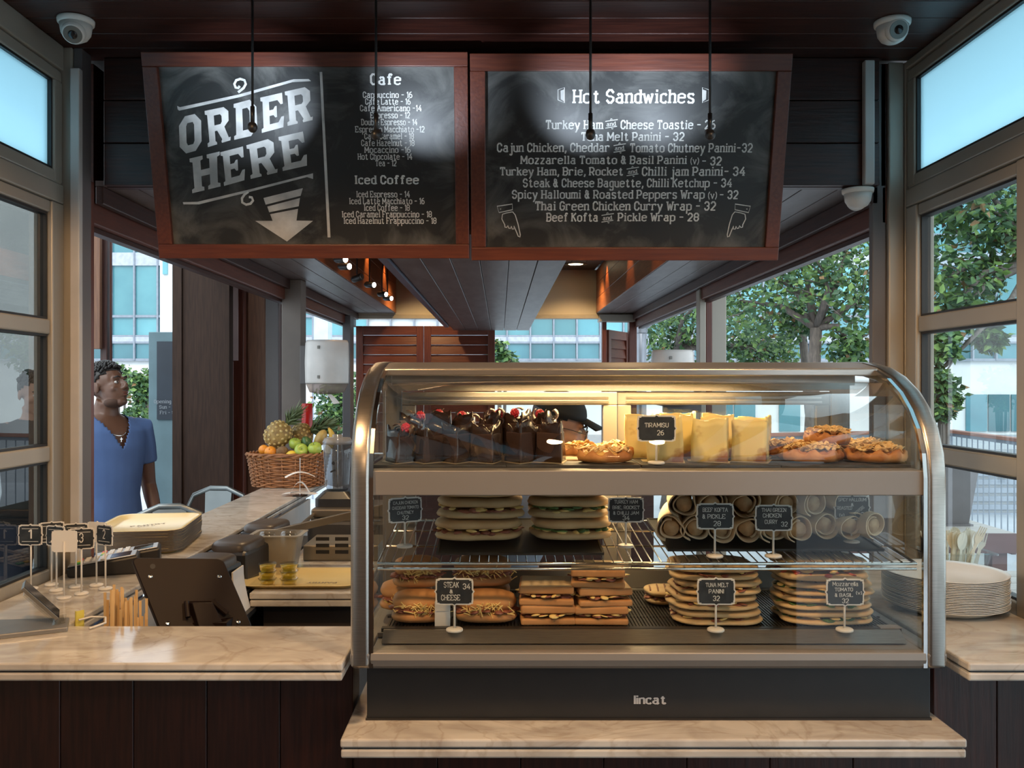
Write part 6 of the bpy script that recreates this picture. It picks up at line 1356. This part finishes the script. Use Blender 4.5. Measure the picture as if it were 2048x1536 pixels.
# ================================================================ PEOPLE
def remesh(mb, vox, m, name, sm=4):
    me = mb.mesh('tmp'); o = bpy.data.objects.new('tmp', me)
    r_ = o.modifiers.new('r', 'REMESH'); r_.mode = 'VOXEL'; r_.voxel_size = vox; r_.use_smooth_shade = True
    s_ = o.modifiers.new('s', 'SMOOTH'); s_.factor = .5; s_.iterations = sm
    return evaluated_mesh(o, name, m)
def bend_all(me, M):
    for v in me.vertices: v.co = M(v.co)
def person(label, loc, rz, head_rz, head_tilt, skin, shirt_m, trouser_m, hair_m, scale=1, lean=0, vneck=False, long_shirt=False, cap=False, bun_=False, apron=None, sleeve=True, beard=False, glasses=False, necklace=False, grp=None):
    t = thing('person', label, 'person', loc, grp, rz); t.scale = (scale,)*3
    def bend(c):
        if c.z < .95 or not lean: return c
        q = Vector((c.x, c.y, c.z-.95)); q.rotate(Matrix.Rotation(lean, 3, 'X')); return Vector((q.x, q.y, q.z+.95))
    b = MB()
    # torso rings (rx, ry, z, y)
    tor = [(.155, .105, .90, .01), (.165, .11, .97, .01), (.145, .10, 1.08, 0), (.155, .105, 1.20, -.005), (.175, .11, 1.32, 0), (.185, .10, 1.40, .01), (.13, .075, 1.455, .02), (.065, .06, 1.49, .025), (.055, .055, 1.54, .015)]
    ring = lambda rx, ry, z, y, k=1.0, n=24: [(rx*k*cos(2*pi*j/n), y+ry*k*sin(2*pi*j/n), z) for j in range(n)]
    b.loft([ring(rx, ry, z, y, .96) for rx, ry, z, y in tor])
    arm = {}
    for sx in (-1, 1):
        sh, el, wr = Vector((sx*.195, .01, 1.405)), Vector((sx*.245, .03, 1.12)), Vector((sx*.255, -.05, .88)); arm[sx] = (sh, el, wr)
        b.tube([(sx*.12, .01, 1.42), sh, sh.lerp(el, .4), el, el.lerp(wr, .3), wr], [.052, .056, .047, .038, .038, .026], 12)
        b.ell(tuple(wr+Vector((0, -.008, -.05))), (.018, .036, .048), 10, 8)
        for i, (dy, ln) in enumerate(((-.034, .060), (-.015, .072), (.004, .068), (.022, .052))):
            p = wr+Vector((0, -.012+dy, -.085)); b.tube([p, p+Vector((-sx*.006, -.006, -ln*.5)), p+Vector((-sx*.022, -.008, -ln*.95))], [.010, .009, .0075], 7)
        p = wr+Vector((-sx*.004, -.036, -.035)); b.tube([p, p+Vector((-sx*.01, -.026, -.030)), p+Vector((-sx*.018, -.030, -.058))], [.012, .010, .008], 7)
        hip, kn, an = Vector((sx*.09, .01, .92)), Vector((sx*.10, -.01, .50)), Vector((sx*.105, .03, .09))
        b.tube([hip, hip.lerp(kn, .4), kn, kn.lerp(an, .35), an], [.085, .078, .054, .055, .036], 14); b.ell((sx*.11, -.045, .035), (.042, .12, .034), 12, 8)
    H = Vector((0, 0, 1.615)); R_ = Matrix.Translation(H+Vector((0, -.005, 0))) @ Matrix.Rotation(head_rz, 4, 'Z') @ Matrix.Rotation(head_tilt, 4, 'X')
    E = lambda c, r, nu=16, nv=12, fn=None: b.ell(c, r, nu, nv, R_, fn)
    E((0, .015, .035), (.074, .092, .083)); E((0, -.025, -.025), (.060, .068, .078)); E((0, -.062, -.085), (.030, .024, .022)); E((0, -.02, -.07), (.056, .05, .035))
    b.tube([R_ @ Vector((0, -.086, .022)), R_ @ Vector((0, -.106, -.012)), R_ @ Vector((0, -.104, -.024))], [.007, .012, .010], 8)
    for sx in (-1, 1):
        E((sx*.011, -.096, -.024), (.009, .010, .008), 8, 6); E((sx*.076, .008, .0), (.009, .019, .031), 10, 8); E((sx*.030, -.078, .031), (.022, .012, .008), 10, 6); E((sx*.040, -.060, -.02), (.022, .022, .018), 10, 6)
    E((0, -.086, -.046), (.023, .010, .007), 10, 6); E((0, -.084, -.058), (.020, .011, .008), 10, 6)
    b.tube([(0, .02, 1.46), (0, .012, 1.52), R_ @ Vector((0, .02, -.06))], [.062, .056, .056], 14)
    body = remesh(b, .0062, skin, 'body', 3); bend_all(body, bend); bo = obj('body', body, skin, t, world=False)
    def hp(v): return bend(R_ @ Vector(v))
    eyew = bpy.data.materials.get('eye_white') or mat('eye_white', (.6, .58, .55), .3); iris = bpy.data.materials.get('dark_iris') or mat('dark_iris', (.03, .015, .01), .2)
    HR = (Matrix.Rotation(lean, 3, 'X') if lean else Matrix.Identity(3)).to_4x4() @ Matrix.Rotation(head_rz, 4, 'Z') @ Matrix.Rotation(head_tilt, 4, 'X')
    for sx in (-1, 1):
        c = hp((sx*.030, -.0775, .010)); ey = obj('eye', MB().ell((0, 0, 0), (.012, .008, .0065), 12, 8, Matrix.Translation(c) @ HR), eyew, t, world=False, smooth=True)
        c = hp((sx*.031, -.0836, .010)); obj('iris', MB().ell((0, 0, 0), (.0052, .003, .0052), 10, 6, Matrix.Translation(c) @ HR), iris, ey, world=False, smooth=True)
        obj('eyebrow', MB().tube([hp((sx*.012, -.092, .031)), hp((sx*.030, -.092, .037)), hp((sx*.048, -.080, .031))], [.003, .0042, .002], 6), hair_m, t, world=False)
    lip = bpy.data.materials.get('lip_'+skin.name) or mat('lip_'+skin.name, tuple(min(1, c*(1.35 if i == 0 else .9)) for i, c in enumerate(skin.node_tree.nodes['Principled BSDF'].inputs['Base Color'].default_value[:3])), .4)
    obj('lips', MB().ell((0, 0, 0), (.021, .004, .0045), 12, 6, Matrix.Translation(hp((0, -.0955, -.047))) @ HR).ell((0, 0, 0), (.018, .004, .005), 12, 6, Matrix.Translation(hp((0, -.094, -.057))) @ HR), lip, t, world=False, smooth=True)
    if beard:
        obj('stubble', MB().ell((0, 0, 0), (.061, .048, .030), 20, 10, Matrix.Translation(hp((0, -.022, -.078))) @ HR), mat('dark_stubble', tuple(c*.55 for c in skin.node_tree.nodes['Principled BSDF'].inputs['Base Color'].default_value[:3]), .8), t, world=False, smooth=True)
    # hair: skull cap cut along the hairline, with tufts
    hb = MB(); r = random.Random(4); n0 = 30; m0 = 16; vs = []; keep = []
    hb.ell((0, .020, .042), (.080, .094, .086), n0, m0, fn=lambda d: 1+.015*sin(9*d.x)*cos(11*d.y))
    fs = []
    for f in hb.f:
        c = sum((Vector(hb.v[i]) for i in f), Vector())/4
        line = .070 if c.y < -.045 else (.070-(c.y+.045)*.9 if c.y < .03 else .005-(c.y-.03)*1.0)
        if c.z > line: fs.append(f)
    hb.f = fs
    hb.v = [tuple(R_ @ Vector(v)) for v in hb.v]
    for i in range(0 if cap else 420):
        a_ = r.uniform(0, 2*pi); e_ = r.uniform(.25, 1.25); d = Vector((cos(a_)*cos(e_), sin(a_)*cos(e_), sin(e_)))
        if d.y < -.55 and d.z < .45: continue
        p = Vector((.078*d.x, .018+.092*d.y, .044+.084*d.z)); q = p+d*.008+Vector((r.uniform(-.006, .006), -.005, .003))
        hb.tube([R_ @ p, R_ @ q], [.0065, .0015], 5)
    if bun_: hb.ell((0, .10, .10), (.035, .035, .035), 14, 10, R_)
    hb.v = [tuple(bend(Vector(v))) for v in hb.v]; ho = obj('hair', hb, hair_m, t, world=False, smooth=True); so = ho.modifiers.new('th', 'SOLIDIFY'); so.thickness = .004
    if cap:
        cb_ = MB(); cb_.ell((0, .014, .052), (.086, .102, .080), 26, 14); cb_.f = [f for f in cb_.f if sum(cb_.v[i][2] for i in f)/4 > .048]
        cb_.loft([[(-.06, -.075, .052), (0, -.085, .058), (.06, -.075, .052)], [(-.05, -.13, .040), (0, -.155, .046), (.05, -.13, .040)], [(-.05, -.13, .037), (0, -.155, .043), (.05, -.13, .037)], [(-.06, -.075, .049), (0, -.085, .055), (.06, -.075, .049)]])
        cb_.v = [tuple(bend(R_ @ Vector(v))) for v in cb_.v]; co = obj('cap', cb_, cap, t, world=False, smooth=True); so = co.modifiers.new('th', 'SOLIDIFY'); so.thickness = .003
    if glasses:
        g = MB()
        for sx in (-1, 1):
            g.tube([hp((sx*.033+.022*cos(q), -.103, .008+.016*sin(q))) for q in [2*pi*i/16 for i in range(16)]], .0016, 5, True); g.tube([hp((sx*.055, -.10, .014)), hp((sx*.078, -.03, .016)), hp((sx*.080, .012, .010))], .0015, 5)
        g.tube([hp((-.011, -.104, .012)), hp((.011, -.104, .012))], .0016, 5); obj('glasses', g, black, t, world=False)
    # shirt
    s = MB(); zb = .78 if long_shirt else .90; rg = [(rx*1.07+.006, ry*1.12+.006, z, y) for rx, ry, z, y in tor[:7]]
    if long_shirt: rg = [(.20, .145, .78, .0), (.195, .14, .88, 0)]+rg[1:]
    rg = rg+[(.078, .070, 1.485, .022)]
    s.loft([ring(*q) for q in rg])
    for sx in (-1, 1):
        sh, el, wr = arm[sx]; e = sh.lerp(el, .62); s.tube([(sx*.10, .01, 1.41), sh, sh.lerp(el, .3), e], [.062, .064, .060, .058], 14)
    sm_ = remesh(s, .009, shirt_m, 'shirt', 6)
    # cut neckline, hem and cuffs open
    import bmesh
    bm = bmesh.new(); bm.from_mesh(sm_); dl = []
    for f in bm.faces:
        c = f.calc_center_median()
        v_ = vneck and c.y < .0 and c.z > 1.315+abs(c.x)*1.75
        crew = (c.x/.075)**2+((c.y-.018)/.068)**2 < 1.15 and c.z > 1.455
        hem = c.z < zb+.004
        cuff = any((c-arm[q][0].lerp(arm[q][1], .62)).dot((arm[q][1]-arm[q][0]).normalized()) > -.003 and abs(c.x) > .19 for q in (-1, 1) if (c.x > 0) == (q > 0)) and c.z < 1.30
        if v_ or crew or hem or cuff: dl.append(f)
    bmesh.ops.delete(bm, geom=dl, context='FACES'); bm.to_mesh(sm_); bm.free(); bend_all(sm_, bend)
    so_ = obj('shirt', sm_, shirt_m, t, world=False); q = so_.modifiers.new('th', 'SOLIDIFY'); q.thickness = .003
    tr_ = MB()
    for sx in (-1, 1):
        hip, kn, an = Vector((sx*.09, .01, .90)), Vector((sx*.10, -.01, .50)), Vector((sx*.105, .03, .07)); tr_.tube([hip, hip.lerp(kn, .4), kn, an], [.098, .092, .072, .062], 14); 
    tr_.loft([ring(.165, .118, .82, .01), ring(.175, .122, .90, .01), ring(.165, .115, .965, .01)])
    tm_ = remesh(tr_, .010, trouser_m, 'trousers', 4); to = obj('trousers', tm_, trouser_m, t, world=False)
    for sx in (-1, 1): obj('shoe', MB().ell((sx*.11, -.045, .040), (.048, .132, .040), 14, 8, fn=lambda d: 1 if d.z > -.6 else .92), rubber, t, world=False, smooth=True)
    if apron:
        a_ = MB(); n = 14; prof2 = [(.17, .55), (.19, .75), (.185, .95), (.165, 1.08), (.10, 1.20), (.09, 1.32)]; rows = []
        for w_, z in prof2:
            ry = .150 if z < 1 else .134
            rows.append([(w_*sin((k/n-.5)*pi*.62)/.83, -ry*cos((k/n-.5)*pi*.62)-.008, z) for k in range(n+1)])
        m_ = n+1; a_.add([p for rw in rows for p in rw], [(i*m_+k, i*m_+k+1, (i+1)*m_+k+1, (i+1)*m_+k) for i in range(len(rows)-1) for k in range(n)]); a_.v = [tuple(bend(Vector(v))) for v in a_.v]
        ao = obj('apron', a_, apron, t, world=False, smooth=True); q = ao.modifiers.new('th', 'SOLIDIFY'); q.thickness = .003
    if necklace:
        pts = [bend(Vector((.062*sin(a2), -.055-.050*cos(a2)*.9, 1.435-.055*cos(a2)-.0))) for a2 in [(-1.3+.2*i) for i in range(14)]]
        nk = obj('necklace', MB().tube(pts, .0014, 5), chrome, t, world=False); obj('cross', MB().box(-.0015, .0015, -.112, -.109, 1.350, 1.372).box(-.007, .007, -.1125, -.109, 1.362, 1.365), chrome, nk, world=False)
    return t
skin_b = mat('brown_skin', (.12, .054, .030), .45, c2=(.10, .045, .025), sc=8, sss=.08); skin_l = mat('light_skin', (.46, .24, .16), .5, c2=(.42, .21, .14), sc=8, sss=.08)
hair_b = mat('black_hair', (.010, .008, .007), .45, c2=(.02, .016, .014), sc=60, bump=.6)
blue = mat('blue_jersey', (.065, .12, .27), .8, c2=(.055, .10, .23), sc=5, bump=.3); den = mat('dark_denim', (.03, .04, .07), .8)
person('man with short black hair in a blue V-neck shirt, looking up to the right outside', (-1.86, 4.2, -.06), radians(56), radians(16), radians(-14), skin_b, blue, den, hair_b, .955, vneck=True, beard=True, necklace=True)
grey_sh = mat('grey_blue_work_shirt', (.27, .29, .36), .85, c2=(.22, .24, .30), sc=5, bump=.3); cap_m = mat('black_cap', (.012, .012, .013), .8)
person('staff member in a loose grey-blue shirt and dark cap behind the display case', (-.015, 2.95, 0), radians(62), radians(25), radians(-2), skin_l, grey_sh, den, hair_b, .875, lean=radians(23), long_shirt=True, cap=cap_m, glasses=True)
dk_sh = mat('dark_top', (.02, .02, .022), .85)
person('woman with tied-up dark hair in a dark top, standing in for a reflection in the left window', (-2.42, 4.6, -.06), radians(40), radians(10), radians(8), skin_l, dk_sh, den, hair_b, .93, bun_=True)  # figure placed outside to imitate a reflection in the left glass

bpy.data.scenes.remove(TMP)
